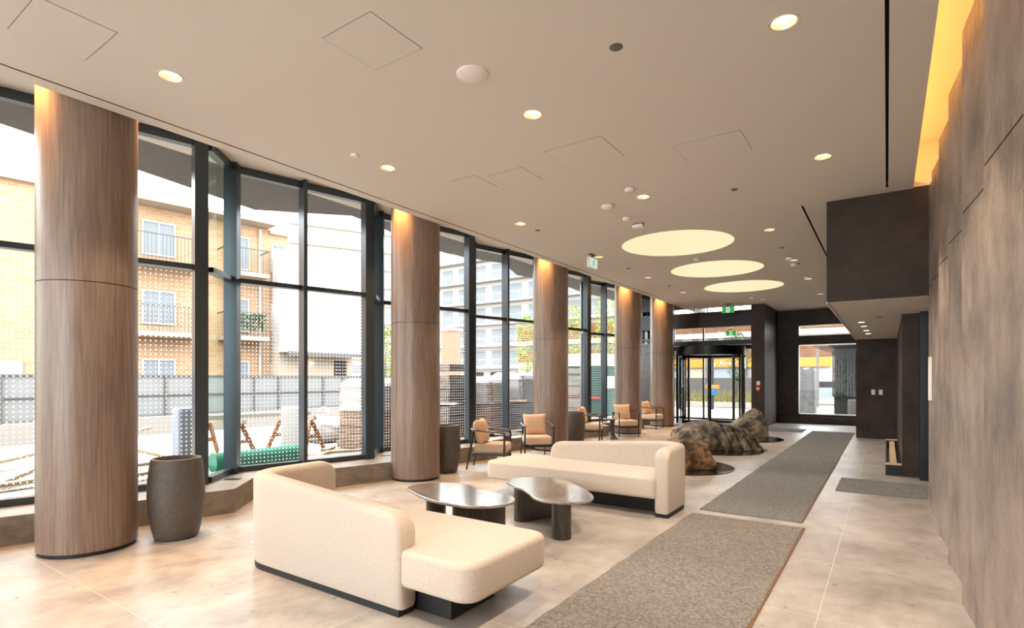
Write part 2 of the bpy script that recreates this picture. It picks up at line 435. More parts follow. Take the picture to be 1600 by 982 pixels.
# entrance head bands over the revolving door and side closing wall
eh = MB(); eh.box(-7.3,-3.47,18.25,18.45,3.16,3.66); eh.box(-7.3,-3.47,18.25,18.45,2.58,2.70); eh.box(-7.3,-5.95,18.25,18.45,0,2.6); eh.box(-7.3,-7.1,18.45,YB+.2,0,HZ)
eh.box(-7.3,-5.5,18.25,18.4,CZ,HZ)
struct(eh.build('wall_vestibule', M['frame2']))
vw = empty('window_2', (0,18.3,0), kind='structure')
f = MB()
for x in (-5.95,-5.25,-4.85,-4.1,-3.5): f.box(x,x+.03,0,.08,3.66,CZ)
f.box(-5.95,-3.47,0,.08,2.70,2.73).box(-5.95,-5.9,0,.08,2.7,3.16).box(-3.5,-3.47,0,.08,2.7,3.16)
f.build('window_frame', M['frame2'], vw)
pane('pane', (-5.95,.04), (-3.47,.04), 2.72, 3.16, M['darkglass'], vw); pane('pane', (-5.95,.04), (-3.47,.04), 3.66, CZ, M['darkglass'], vw)
# outer storefront of the vestibule
vo = empty('window_3', (0,YB,0), kind='structure')
f = MB(); f.box(-7.1,-3.47,0,.1,2.55,2.7).box(-7.1,-3.47,0,.1,4.2,4.3).box(-7.1,-3.47,0,.1,0,.06)
for x in (-7.1,-5.6,-3.9,-3.55): f.box(x,x+.05,0,.1,0,4.3)
f.build('window_frame', M['frame2'], vo)
pane('pane', (-7.1,.05), (-3.5,.05), .06, 2.55, M['glass'], vo); pane('pane', (-7.1,.05), (-3.5,.05), 2.7, 4.2, M['glass'], vo)

# revolving door
rd = empty('door_2', (-5.0,19.3,0), kind='structure')
R0 = 1.12
dm = MB()
n = 40
pts = [(R0*math.cos(2*PI*i/n), R0*math.sin(2*PI*i/n)) for i in range(n)]
dm.prism(pts, 2.28, 2.58); dm.build('drum_canopy', M['frame2'], rd, smooth=40)
MB().cyl(R0, 0.0, .012, n=40).build('threshold_ring', M['frame2'], rd)
def arc_pane(name, a0, a1, z0, z1, mt):
    b = MB(); k = 12
    for i in range(k):
        u, v = a0+(a1-a0)*i/k, a0+(a1-a0)*(i+1)/k
        b.quad((R0*math.cos(u),R0*math.sin(u),z0),(R0*math.cos(v),R0*math.sin(v),z0),(R0*math.cos(v),R0*math.sin(v),z1),(R0*math.cos(u),R0*math.sin(u),z1))
    b.build(name, mt, rd, smooth=60, fix=False)
arc_pane('curved_pane', PI*1.0-.62, PI*1.0+.62, .012, 2.28, M['darkglass'])
arc_pane('curved_pane', -.62, .62, .012, 2.28, M['darkglass'])
for a in (PI+.62, PI-.62, .62, -.62):
    MB().box(-.035,.035,-.035,.035,.012,2.28, at=(R0*math.cos(a), R0*math.sin(a), 0)).build('door_post', M['frame2'], rd)
MB().cyl(.045, .012, 2.28, n=16).build('centre_shaft', M['frame2'], rd, smooth=40)
for k in range(3):
    a = math.radians(108+120*k)
    wg = MB(); d = Vector((math.cos(a), math.sin(a), 0))
    wg.beam(d*.05+Vector((0,0,.05)), d*1.06+Vector((0,0,.05)), .04, .09).beam(d*.05+Vector((0,0,2.24)), d*1.06+Vector((0,0,2.24)), .04, .08)
    wg.beam(d*1.03+Vector((0,0,.02)), d*1.03+Vector((0,0,2.26)), .04, .05, up=d)
    wo = wg.build('door_wing', M['frame2'], rd)
    pane('pane', (d.x*.05,d.y*.05), (d.x*1.03,d.y*1.03), .1, 2.2, M['glass'], wo)
    hd = MB(); q = d*.9; nn = Vector((-d.y, d.x, 0))*.05
    hd.tube([q+nn+Vector((0,0,.9)), q+nn+Vector((0,0,1.35))], .014); hd.build('push_bar', M['steel'], wo, smooth=60)

# window bays (zig-zag)
ys0 = [1.35+2.5*k for k in range(-4, 7)]
AX, BX = -7.12, -6.65
def seg_frame(b, p, q, o0, o1, z0, z1):   # box along segment from distance o0..o1 handled by caller
    b.beam((p[0],p[1],(z0+z1)/2), (q[0],q[1],(z0+z1)/2), .0, 0)
for i, y0 in enumerate(ys0):
    w = empty('window_%d' % (i+4), (0,y0,0), kind='structure')
    A, B, D = Vector((AX,0,0)), Vector((BX,1.95,0)), Vector((AX,2.5,0))
    u = (B-A).normalized(); nin = Vector((u.y,-u.x,0)); v = (D-B).normalized(); vin = Vector((v.y,-v.x,0))
    SZ = .265
    fr = MB()
    for (p, q, nn) in ((A,B,nin),(B,D,vin)):
        for z0, z1, dp in ((SZ,SZ+.07,.10),(HZ-.1,HZ,.10),(2.76,2.82,.12)):
            off = nn*(dp/2-.03)
            fr.beam(p+off+Vector((0,0,(z0+z1)/2)), q+off+Vector((0,0,(z0+z1)/2)), dp, z1-z0)
    fr.build('window_frame', M['frame'], w)
    mm = A+u*.93
    def post(pt, along, nn, wd, dp, name):
        c = pt+nn*(dp/2-.03)
        MB().beam(c+Vector((0,0,SZ)), c+Vector((0,0,HZ)), wd, dp, up=nn).build(name, M['frame'], w)
    post(mm, u, nin, .05, .2, 'mullion')
    post(B-u*.07, u, nin, .14, .16, 'corner_post')
    post(D-v*.07, v, vin, .14, .16, 'corner_post')
    z = [(SZ+.06, 2.77, 'fritglass'), (2.81, HZ-.09, 'glass')]
    for z0, z1, mt in z:
        pane('pane', A, mm, z0, z1, M[mt], w); pane('pane', mm, B, z0, z1, M[mt], w)
        pane('pane', B, D, z0, z1, M['greenglass'], w)
# stone plinth under the windows
pl = []
for k in range(-4, 7):
    y0 = 1.35+2.5*k; pl += [(-6.53,y0-.02),(-6.02,y0+1.95)]
pl = [(x,y) for x,y in pl if y > YR and y < 18.2]
pts = [(-7.35,18.24),(-7.35,YR),(-6.2,YR)]+pl+[(-6.3,18.24)]
sp = MB().prism(pts, 0, .265); 
struct(sp.build('baseboard_left', M['stone']))
gr = MB()
for k in range(0, 6):
    y0 = 1.35+2.5*k
    gr.box(-.05,.05,-.09,.09,.266,.2705, rot=-.75, at=(-6.62, y0+2.26, 0))
struct(gr.build('trim_4', M['black']))

# added glass wall behind the camera, out of view, brings in extra daylight
w = empty('window_20', (0,YR,0), kind='structure')
f = MB(); f.box(-7.3,.6,-.1,0,0,.1).box(-7.3,.6,-.1,0,HZ-.3,HZ)
for k in range(6): x = -7.3+k*1.55; f.box(x,x+.08,-.12,.02,0,HZ)
f.build('window_frame', M['frame'], w); pane('pane', (-7.3,-.05), (.6,-.05), .1, HZ-.3, M['glass'], w)

# ------------------------------------------------------------------ columns
cols = [(1.90,'first and largest wood-clad round column, nearest the camera at the left'),
        (6.01,'second wood-clad round column, behind the corner of the near sofa'),
        (10.05,'third wood-clad round column, behind the armchair with the raised pillow and beside a tall planter'),
        (14.24,'fourth wood-clad round column, behind the armchair facing the camera'),
        (17.00,'fifth wood-clad round column, farthest one beside the revolving door')]
CX0 = -5.88
for i, (cy, lab) in enumerate(cols):
    t = empty('column', (CX0,cy,0), label=lab, cat='column', group='wood-clad columns along the windows')
    R = .365
    def shell(z0, z1, name):
        n = 96; th = math.radians(-95)          # thin open seam line
        b = MB(); gap = .006/R
        ang = [th+gap/2+(2*PI-gap)*k/n for k in range(n+1)]
        o = [(R*math.cos(a), R*math.sin(a)) for a in ang]
        for (a, c) in zip(o, o[1:]): b.quad((*a,z0),(*c,z0),(*c,z1),(*a,z1))
        for a in (o[0], o[-1]): b.quad((*a,z0),(a[0]*.97,a[1]*.97,z0),(a[0]*.97,a[1]*.97,z1),(*a,z1))
        for (a, c) in zip(o, o[1:]):
            for z in (z0, z1): b.quad((*a,z),(*c,z),(c[0]*.97,c[1]*.97,z),(a[0]*.97,a[1]*.97,z))
        return b.build(name, M['walnut'], t, smooth=40)
    shell(.035, 2.315, 'lower_cladding'); shell(2.322, HZ-.005, 'upper_cladding')
    MB().cyl(R*.965, 0, HZ-.01, n=64).build('core', M['blackmatt'], t, smooth=40)

# ------------------------------------------------------------------ planters
def planter(name, loc, lab):
    t = empty(name, loc, label=lab, cat='planter', group='tall barrel planters by the columns')
    prof = [(0,0),(.165,0),(.185,.02),(.205,.1),(.228,.25),(.238,.40),(.234,.54),(.222,.66),(.211,.735),(.206,.75),(.19,.752),(.183,.742),(.19,.66),(.19,.55),(0,.55)]
    MB().lathe(prof, 48).build('pot', M['vase'], t, smooth=50)
    return t
planter('planter', (-5.56,2.49,0), 'large grey barrel planter on the floor beside the nearest column')
planter('planter', (-5.85,6.66,0), 'grey barrel planter right behind the second column')
planter('planter', (-5.85,11.06,0), 'grey barrel planter beside the third column, farthest of the planters')

# ------------------------------------------------------------------ sofas
def sofa(loc, rz, lab):
    t = empty('sofa', loc, rz, label=lab, cat='sofa', group='cream curved lounge sofas')
    W2, D2, th = 1.22, .45, .16
    # seat
    raw = [(-W2,-D2),(1.09,-D2),(1.09,D2-th+.05),(-.645,D2-th+.05),(-.645,D2),(-W2,D2)]
    rad = [.12,.05,.05,.02,.05,.12]
    out = []
    nn = len(raw)
    for i in range(nn):
        a, b, c = Vector(raw[i-1]), Vector(raw[i]), Vector(raw[(i+1)%nn]); r = rad[i]
        e1 = (a-b).normalized(); e2 = (c-b).normalized()
        p, q = b+e1*r, b+e2*r
        for k in range(6):
            s_ = k/5; ce = p+q-b; r1 = p-ce; r2 = q-ce; v_ = r1*math.cos(PI/2*s_)+r2*math.sin(PI/2*s_); out.append(tuple(ce+v_))
    MB().slab(out, .195, .425, .035, 5).build('seat', M['cream'], t, smooth=60)
    # back wrapping into the arm
    hw = th/2; r = .26
    path = []
    xo, yo = W2-hw, D2-hw
    L1 = [(-.66+ (xo-r+.66)*k/24, yo) for k in range(25)]
    arc = [(xo-r+r*math.cos(a), yo-r+r*math.sin(a)) for a in [PI/2*(1-k/12) for k in range(1,13)]]
    L2 = [(xo, (yo-r)+(-D2+.03-(yo-r))*k/10) for k in range(1,11)]
    base = [Vector(p) for p in L1+arc+L2]
    # resample densely, with fine steps near both ends
    acc = [0]
    for a, b in zip(base, base[1:]): acc.append(acc[-1]+(b-a).length)
    T = acc[-1]
    def at(s_):
        s_ = max(0, min(T, s_))
        for i in range(len(acc)-1):
            if acc[i+1] >= s_-1e-9:
                k = (s_-acc[i])/max(1e-9, acc[i+1]-acc[i]); return base[i].lerp(base[i+1], k), (base[i+1]-base[i]).normalized()
        return base[-1], (base[-1]-base[-2]).normalized()
    ss = [0,.004,.012,.025,.045,.07,.1,.13]; ss = ss+[.13+(T-.26)*k/46 for k in range(1,46)]+[T-x for x in ss[::-1]]
    bk = MB(); rings = []
    Rh = .13; re = .035
    for s_ in ss:
        p, d = at(s_); nrm = Vector((-d.y, d.x))
        h = .635+.105*min(1, s_/(T*.62))
        e = min(s_, T-s_)
        if e < Rh: h -= Rh-math.sqrt(max(0, Rh*Rh-(Rh-e)**2))
        w_ = hw
        if e < re: w_ = hw-re+math.sqrt(max(0, re*re-(re-e)**2))
        rt = min(.05, w_*.98)
        prof = [(-w_+.012,.045),(-w_,.07)]
        for k in range(7):
            a = PI-PI/2*k/6; prof.append((-w_+rt+rt*math.cos(a), h-rt+rt*math.sin(a)))
        for k in range(7):
            a = PI/2-PI/2*k/6; prof.append((w_-rt+rt*math.cos(a), h-rt+rt*math.sin(a)))
        prof += [(w_,.07),(w_-.012,.045)]
        rings.append([bk.b.verts.new((p.x+nrm.x*o_, p.y+nrm.y*o_, z_)) for o_, z_ in prof])
    for A, B in zip(rings, rings[1:]):
        for k in range(len(A)): bk.b.faces.new((A[k], A[(k+1)%len(A)], B[(k+1)%len(A)], B[k]))
    bk.b.faces.new(rings[0]); bk.b.faces.new(rings[-1][::-1])
    bk.build('backrest', M['cream'], t, smooth=60)
    pb_ = MB()
    pr = []
    for s_ in [.02+(T-.04)*k/40 for k in range(41)]:
        p, d = at(s_); nrm = Vector((-d.y, d.x)); pr.append((p+nrm*(hw-.01), p-nrm*(hw-.01)))
    poly = [tuple(a) for a,_ in pr]+[tuple(b) for _,b in pr[::-1]]
    rr = [[pb_.b.verts.new((x,y,z)) for x,y in poly] for z in (0,.046)]
    n_ = len(poly); m_ = len(pr)
    for i in range(n_): pb_.b.faces.new((rr[0][i], rr[0][(i+1)%n_], rr[1][(i+1)%n_], rr[1][i]))
    for i in range(m_-1): pb_.b.faces.new((rr[1][i], rr[1][i+1], rr[1][n_-2-i], rr[1][n_-1-i]))
    pb_.build('plinth', M['blackmatt'], t)
    MB().box(-.935,1.04,-.17,.28,0,.196).build('base', M['blackmatt'], t)
    return t
sofa((-3.165,2.87,0), PI, 'cream curved sofa nearest the camera, seen from behind its backrest')
sofa((-3.14,6.175,0), 0, 'cream curved sofa facing the camera beyond the two low tables')

# ------------------------------------------------------------------ low organic tables
def stadium(cx, cy, L_, w_, ang, n=12):
    out = []
    for sgn, a0 in ((1,-PI/2),(-1,PI/2)):
        for i in range(n+1):
            a = a0+PI*i/n; x, y = sgn*L_+w_*math.cos(a), w_*math.sin(a)
            out.append((cx+x*math.cos(ang)-y*math.sin(ang), cy+x*math.sin(ang)+y*math.cos(ang)))
    return out
def lowtable(name, outline, z, legs, lab):
    cx = sum(p[0] for p in outline)/len(outline); cy = sum(p[1] for p in outline)/len(outline)
    t = empty(name, (cx,cy,0), label=lab, cat='coffee table', group='low organic coffee tables')
    o = smooth_closed([(x-cx,y-cy) for x,y in outline], 6)
    area = sum(a[0]*b[1]-b[0]*a[1] for a,b in zip(o,o[1:]+o[:1]))
    if area < 0: o = o[::-1]
    MB().slab(o, z-.026, z, .009, 3).build('table_top', M['tabletop'], t, smooth=50)
    for (x,y,L_,w_,ang) in legs:
        s_ = stadium(x-cx,y-cy,L_,w_,ang) if L_ else [(x-cx+w_*math.cos(2*PI*i/32), y-cy+w_*math.sin(2*PI*i/32)) for i in range(32)]
        MB().prism(s_, 0, z-.027).build('leg', M['tableleg'], t, smooth=40)
import math as _m
Fpx, sA, cA = 856., math.sin(math.atan2(586,856)), math.cos(math.atan2(586,856))
T1 = [(-3.93,3.90),(-3.97,4.10),(-3.80,4.30),(-3.55,4.36),(-3.36,4.27),(-3.10,4.21),(-2.86,4.17),(-2.72,4.02),(-2.71,3.86),(-2.78,3.72),(-2.95,3.62),(-3.2,3.60),(-3.5,3.67),(-3.75,3.78)]
T2 = [(-3.48,4.98),(-3.52,5.20),(-3.36,5.42),(-3.12,5.46),(-2.88,5.34),(-2.62,5.14),(-2.41,4.92),(-2.31,4.74),(-2.33,4.56),(-2.46,4.43),(-2.63,4.39),(-2.80,4.46),(-2.95,4.60),(-3.12,4.74),(-3.32,4.85)]
lowtable('coffee_table', T1, .42, [(-3.62,3.98,.0,.095,0),(-3.02,3.88,.17,.09,.15)], 'low dark kidney-shaped table with bright glare, nearer the window side')
lowtable('coffee_table', T2, .36, [(-2.53,4.52,0,.092,0),(-3.12,5.02,.19,.085,1.2)], 'low marbled kidney-shaped table on a round leg, in front of the far sofa')

# ------------------------------------------------------------------ armchairs
def pillow(w_, h_, th_, n=14):
    b = MB(); grid = {}
    for s_ in (1,-1):
        for i in range(n+1):
            for j in range(n+1):
                u, v = -1+2*i/n, -1+2*j/n
                if s_ == -1 and (i in (0,n) or j in (0,n)): grid[s_,i,j] = grid[1,i,j]; continue
                pinch = 1-.07*(1-abs(u)**2)*abs(v)**3; pinch2 = 1-.07*(1-abs(v)**2)*abs(u)**3
                k = ((1-u**4)*(1-v**4))**.45
                grid[s_,i,j] = b.b.verts.new((s_*th_/2*k, u*w_/2*pinch2, v*h_/2*pinch))
    for s_ in (1,-1):
        for i in range(n):
            for j in range(n):
                f = [grid[s_,i,j],grid[s_,i+1,j],grid[s_,i+1,j+1],grid[s_,i,j+1]]
                b.b.faces.new(f if s_ == 1 else f[::-1])
    return b
def make_armchair():
    t = empty('armchair', (0,0,0), cat='armchair', group='armchairs along the windows')
    W = .27
    fr = MB()
    fr.box(-.25,.29,-.265,-.235,.235,.275).box(-.25,.29,.235,.265,.235,.275).box(.26,.29,-.265,.265,.235,.275).box(-.27,-.24,-.22,.22,.235,.275)
    fr.build('seat_frame', M['chairframe'], t)
    for s_ in (-1,1):
        MB().tube([(.275,s_*W,0),(.28,s_*W,.3),(.282,s_*W,.56),(.275,s_*W,.60)], [.014,.016,.017,.017], 8).build('leg', M['chairframe'], t, smooth=60)
        MB().tube([(-.36,s_*.24,0),(-.30,s_*.225,.3),(-.25,s_*.215,.62)], [.014,.018,.019], 8).build('leg', M['chairframe'], t, smooth=60)
    rail = smooth_open([(.285,-W,.595),(.26,-W-.005,.615),(.0,-W-.01,.635),(-.16,-W+.01,.65),(-.27,-.17,.655),(-.32,0,.658),(-.27,.17,.655),(-.16,W-.01,.65),(.0,W+.01,.635),(.26,W+.005,.615),(.285,W,.595)], 5)
    MB().tube(rail, .024, 8, .65).build('arm_rail', M['chairframe'], t, smooth=60)
    bp = MB()
    for k in range(12):
        a, b = -1+2*k/12, -1+2*(k+1)/12
        xa, xb = -.315+.06*a*a, -.315+.06*b*b
        bp.quad((xa+.05,a*.19,.28),(xb+.05,b*.19,.28),(xb,b*.2,.65),(xa,a*.2,.65))
        bp.quad((xa+.06,a*.19,.28),(xb+.06,b*.19,.28),(xb+.012,b*.2,.65),(xa+.012,a*.2,.65))
    bp.build('backrest', M['cane'], t, smooth=60, fix=False)
    MB().slab(rrect(-.24,.31,-.245,.245,.05), .276, .43, .04, 4).build('seat_cushion', M['seatcream'], t, smooth=60)
    p = pillow(.46,.42,.2).build('pillow', M['tan'], t, smooth=80); p.location = (-.165,0,.615); p.rotation_euler.y = -.2
    return t
ac = make_armchair()
achairs = [((-5.48,7.38,0), .42, 'armchair nearest the camera, turned sideways beside the second planter'),
           ((-5.49,8.84,0), -.82, 'armchair facing the camera in front of the third column'),
           ((-5.9,11.9,0), .33, 'armchair half hidden behind the farthest planter'),
           ((-5.67,13.5,0), -.76, 'armchair facing the camera in front of the fourth column'),
           ((-5.88,16.0,0), -.05, 'armchair farthest from the camera, in front of the fifth column')]
for i, (l, r, lab) in enumerate(achairs):
    lab = 'dark-framed ' + lab
    if i == 0: ac.location = l; ac.rotation_euler.z = r; ac['label'] = lab
    else: dup(ac, l, r, lab)
def side_table(loc, lab):
    t = empty('side_table', loc, label=lab, cat='side table', group='round side tables between armchairs')
    MB().lathe([(0,.50),(.255,.50),(.26,.505),(.26,.515),(.255,.52),(0,.52)], 40).build('table_top', M['tabletop'], t, smooth=40)
    MB().lathe([(0,0),(.15,0),(.15,.008),(.11,.03),(.07,.09),(.048,.2),(.042,.35),(.06,.46),(.10,.499),(0,.499)], 32).build('pedestal', M['tableleg'], t, smooth=50)
side_table((-5.62,8.08,0), 'round dark side table between the two nearest armchairs')
side_table((-5.62,12.62,0), 'round dark side table between the third and fourth armchairs')

# ------------------------------------------------------------------ boulders
def boulder(loc, prof, depth, lab, m, seed, grooves=False, lean=0):
    """prof: list of (x, height) along local x; depth: half-depth"""
    b = bmesh.new(); bmesh.ops.create_icosphere(b, subdivisions=6, radius=1)
    xs = [p[0] for p in prof]; x0, x1 = xs[0], xs[-1]
    def ht(x):
        x = max(x0, min(x1, x))
        for (a, ha), (c, hc) in zip(prof, prof[1:]):
            if x <= c: return ha+(hc-ha)*(x-a)/(c-a)
        return prof[-1][1]
    sd = Vector((seed*3.1, seed*1.7, seed))
    for v in b.verts:
        p = v.co.copy(); e = 2.2 if True else 0
        k = (abs(p.x)**4.5+abs(p.y)**4.5+abs(p.z)**4.5)**(1/4.5); p /= k
        d = p.copy()
        q = Vector((p.x, p.y*1.0, p.z))
        fac = noise.fractal(q*.9+sd, 1, 2, 3)*.13
        X = (x0+x1)/2+(x1-x0)/2*p.x
        H_ = ht(X)
        Y = depth*p.y*(.72+.28*H_/max(h for _,h in prof))
        zz = max(0, (p.z+.55)/1.55)
        Z = H_*zz
        Y *= 1-.16*max(0, zz-.3)
        X += lean*zz
        # broken facets: cellular chips plus fine grain
        ck = noise.voronoi(Vector((X,Y,Z))*4.2+sd, distance_metric='DISTANCE')[0]
        chip = (ck[1]-ck[0])*.075-.015
        X += p.x*((x1-x0)/2*fac+chip); Y += p.y*(depth*fac+chip); Z += max(0,p.z)*(H_*.5*fac+chip*.8)
        f3 = noise.fractal(Vector((X,Y,Z))*7+sd, 1, 2, 5)*.016
        X += f3*p.x; Y += f3*p.y*1.4; Z += f3
        if grooves and p.y < -.2 and X > -.12:
            g = (X+.22*zz)*4.6; g = abs(g-round(g)); Y += .075*max(0, 1-g/.13)
        v.co = (X, Y, max(Z, .001*random.random()))
    me = bpy.data.meshes.new('boulder'); b.to_mesh(me); b.free()
    for f in me.polygons: f.use_smooth = True
    me.set_sharp_from_angle(angle=math.radians(32)); me.materials.append(m)
    o = bpy.data.objects.new('boulder', me); C.objects.link(o); o.location = loc; o.rotation_euler.z = math.atan2(sA, cA)
    tag(o, lab, 'boulder', 'boulders under the luminous ceiling circles')
RA = .0145
boulder((-2.72,9.27,RA), [(-.37,.44),(-.2,.46),(.1,.42),(.30,.37),(.34,.30)], .32, 'small brown blocky boulder just behind the arm of the far sofa', M['rock'], 1.3)
boulder((-3.0,12.0,RA), [(-.86,.30),(-.72,.46),(-.45,.57),(0,.58),(.35,.50),(.62,.40),(.80,.20),(.92,.04)], .42, 'long low grey boulder with grooved front, middle one of three', M['rockgrey'], 2.1, grooves=True)
boulder((-2.84,14.28,RA), [(-.62,.12),(-.4,.32),(-.1,.52),(.18,.74),(.36,.68),(.46,.42),(.5,.2)], .40, 'pointed wedge-shaped boulder, farthest of three near the entrance', M['rockgrey'], 4.4)
for (x, y), lab in zip(discs, ('round black polished floor disc under the small brown boulder', 'round black polished floor disc under the long grooved boulder', 'round black polished floor disc under the pointed boulder')):
    o = MB().cyl(.92, 0, .012, n=72).build('floor_disc', M['rockdisc'], loc=(x,y,.001)); tag(o, lab, 'floor disc', 'black discs under the boulders')

# ------------------------------------------------------------------ carpets
def rug(x0, x1, y0, y1, m, lab, seed, edge=True):
    random.seed(seed)
    t = empty('rug', ((x0+x1)/2,(y0+y1)/2,.001), label=lab, cat='rug')
    w2, l2 = (x1-x0)/2, (y1-y0)/2; n = max(6, int((y1-y0)*7)); pts = []
    for k in range(9): pts.append((-w2+2*w2*k/8, -l2+.006*random.uniform(-1,1)))
    for k in range(1,n): pts.append((w2+.007*random.uniform(-1,1), -l2+2*l2*k/n))
    for k in range(9): pts.append((w2-2*w2*k/8, l2+.006*random.uniform(-1,1)))
    for k in range(1,n): pts.append((-w2+.007*random.uniform(-1,1), l2-2*l2*k/n))
    MB().prism(pts, 0, .009).build('pile', m, t)
    if edge: MB().beam((w2+.008,-l2,.004),(w2+.008,l2,.004),.018,.006).build('edge_tape', M['rugedge'], t)
rug(-1.79,-.69,-1.5,6.16,M['rug'],'grey runner carpet nearest the camera, beside the near sofa',1)
rug(-1.77,-.74,6.38,11.98,M['rug2'],'blue-grey runner carpet in the middle of the walkway',2)
rug(-1.76,-.75,12.01,17.75,M['rug2'],'blue-grey runner carpet at the far end near the back window',3)
rug(-.57,1.9,8.48,9.62,M['rug2'],'small blue-grey mat in front of the lift lobby opening',4,False)
rug(-5.8,-1.95,17.05,18.15,M['rug2'],'grey entrance mat inside the revolving door',5,False)

o = MB().lathe([(0,.004),(.06,.004),(.072,.002),(.075,0)], 32).build('floor_outlet', M['steel'], loc=(-4.76,5.95,.0), smooth=40); tag(o,'small round metal outlet cover in the floor left of the far sofa','floor outlet')
o = MB().lathe([(0,.004),(.06,.004),(.072,.002),(.075,0)], 32).build('floor_outlet', M['steel'], loc=(-4.81,2.86,.0), smooth=40); tag(o,'small round metal outlet cover in the floor left of the near sofa','floor outlet')

# ------------------------------------------------------------------ bench by lobby wall
t = empty('bench', (.085,12.4,0), label='long low black bench with a pale wooden slat seat along the lobby wall', cat='bench')
MB().box(-.105,.10,-2.1,-1.98,0,.165).box(-.105,.10,1.98,2.1,0,.165).box(-.105,-.085,-2,2,0,.12).box(.08,.10,-2,2,0,.12).build('frame', M['blackmatt'], t)
MB().box(-.108,.10,-2.105,-1.975,.165,.185).build('end_cap', M['oak'], t); MB().box(-.108,.10,1.975,2.105,.165,.185).build('end_cap', M['oak'], t)
for k in range(3): MB().box(-.045+.0,.045,-1.96+k*1.31,-1.96+k*1.31+1.30,.08,.15, bev=.004).build('slat', M['oak'], t)

# ------------------------------------------------------------------ ceiling fixtures
rowname = {0:'row along the windows',1:'row over the seating group',2:'row beside the plaster wall',3:'row right of the luminous circles'}
ordw = ['first','second','third','fourth','fifth','sixth','seventh','eighth']
proto = None; seen = {}
vis = {0:1,1:1,2:1,3:0}
for x, y, r in downs:
    idx = seen.get(r,0); seen[r] = idx+1
    near = {0:-1,1:-2,2:-2,3:0}[r]
    nv = {0:1,1:2,2:2,3:0}[r]
    if idx < nv: lab = 'round downlight behind the viewpoint, %s in the %s' % ('rearmost' if idx == 0 else 'next', rowname[r])
    else: lab = 'recessed round downlight, %s from the camera in the %s' % (ordw[idx-nv], rowname[r])
    if proto is None:
        proto = t = empty('downlight', (x,y,CZ), label=lab, cat='downlight', group='recessed ceiling downlights')
        MB().lathe([(.078,-.001),(.093,-.004),(.096,-.002),(.096,0),(.078,.0)], 40).build('trim_ring', M['whitetrim'], t, smooth=40)
        MB().lathe([(.079,-.001),(.072,.02),(.066,.036)], 40).build('reflector', M['cup'], t, smooth=60, fix=False)
        MB().cyl(.062, .034, .042, n=32).build('lamp', M['lamp'], t)
    else: dup(proto, (x,y,CZ), 0, lab)
for (x, y), lab in zip(discs, ('nearest and largest-looking of the round luminous ceiling panels', 'middle one of the three round luminous ceiling panels', 'farthest of the three round luminous ceiling panels')):
    t = empty('luminous_panel', (x,y,CZ), label=lab, cat='ceiling light', group='round luminous ceiling panels')
    MB().cyl(.918, .004, .02, n=96).build('diffuser', M['luma'], t)
    MB().lathe([(.918,-.002),(.934,-.002),(.934,.03),(.918,.03),(.918,-.002)], 96).build('rim', M['whitetrim'], t, smooth=40)
for i, (x, y) in enumerate([(-.37,11.35),(-.36,12.28),(-.35,13.37),(-.34,14.34)]):
    t = empty('lobby_downlight', (x,y,2.49), label='small round downlight in the lowered ceiling, %s from the camera' % ordw[i], cat='downlight', group='small downlights in the lowered ceiling')
    MB().lathe([(.05,-.006),(.065,-.006),(.065,0),(.05,0)], 28).build('trim_ring', M['whitetrim'], t, smooth=40)
    MB().cyl(.05, -.005, -.002, n=24).build('lamp', M['lamp'], t)
def cap(name, x, y, r, h, m, lab, cat, z=CZ):
    o = MB().lathe([(0,-h),(r*.8,-h),(r,-h*.5),(r,0)], 28).build(name, m, loc=(x,y,z), smooth=50); tag(o, lab, cat); return o
cap('sprinkler_cover',-1.55,3.54,.046,.008,M['greydisc'],'dark grey round sprinkler cap near the top of the picture','sprinkler cap')
cap('sprinkler_cover',-4.47,7.23,.04,.008,M['greydisc'],'small grey sprinkler cap beside the downlight row above the second column','sprinkler cap')
cap('sprinkler_cover',-1.53,7.02,.04,.008,M['greydisc'],'small grey sprinkler cap between the plaster wall slot and the smoke detectors','sprinkler cap')
cap('sprinkler_cover',-1.52,10.60,.042,.008,M['greydisc'],'small grey sprinkler cap right of the nearest luminous panel','sprinkler cap')
cap('sprinkler_cover',-4.45,10.8,.04,.008,M['greydisc'],'small grey sprinkler cap left of the middle luminous panel','sprinkler cap')
cap('sprinkler_cover',-4.45,13.4,.04,.008,M['greydisc'],'small grey sprinkler cap left of the farthest luminous panel','sprinkler cap')
cap('sprinkler_cover',-.11,10.57,.05,.008,M['greydisc'],'dark round cap in the lowered lobby ceiling','sprinkler cap',2.49)
cap('sprinkler_cover',-4.51,3.73,.04,.02,M['white'],'small white cap in the ceiling above the near windows','ceiling cap')
o = MB().lathe([(0,-.012),(.112,-.012),(.12,-.006),(.12,0)], 48).build('ceiling_speaker', M['white'], loc=(-2.58,3.24,CZ), smooth=40); tag(o,'flat white round ceiling speaker cover over the seating','speaker')
def detector(x, y, r, h, lab, square=False, z=CZ):
    t = empty('smoke_detector', (x,y,z), label=lab, cat='smoke detector')
    if square:
        MB().slab(rrect(-r,r,-r*.7,r*.7,.03), -h, -.01, .012, 3).build('body', M['white'], t, smooth=50)
        MB().box(-r*.9,r*.9,-r*.6,r*.6,-.01,0).build('mounting_plate', M['greydisc'], t)
    else:
        MB().lathe([(0,-h),(r*.6,-h),(r*.92,-h*.7),(r,-h*.35),(r,-.012),(r*.8,-.012)], 32).build('body', M['white'], t, smooth=50)
        MB().cyl(r*.85, -.013, 0, n=32).build('mounting_plate', M['whitetrim'], t)
detector(-2.57,6.27,.062,.04,'small white round detector beside the seating-row downlight')
detector(-3.06,6.71,.085,.05,'white round dome detector, nearest of the three in a line')
detector(-3.06,7.36,.06,.05,'small white round detector, middle one of the three in a line')
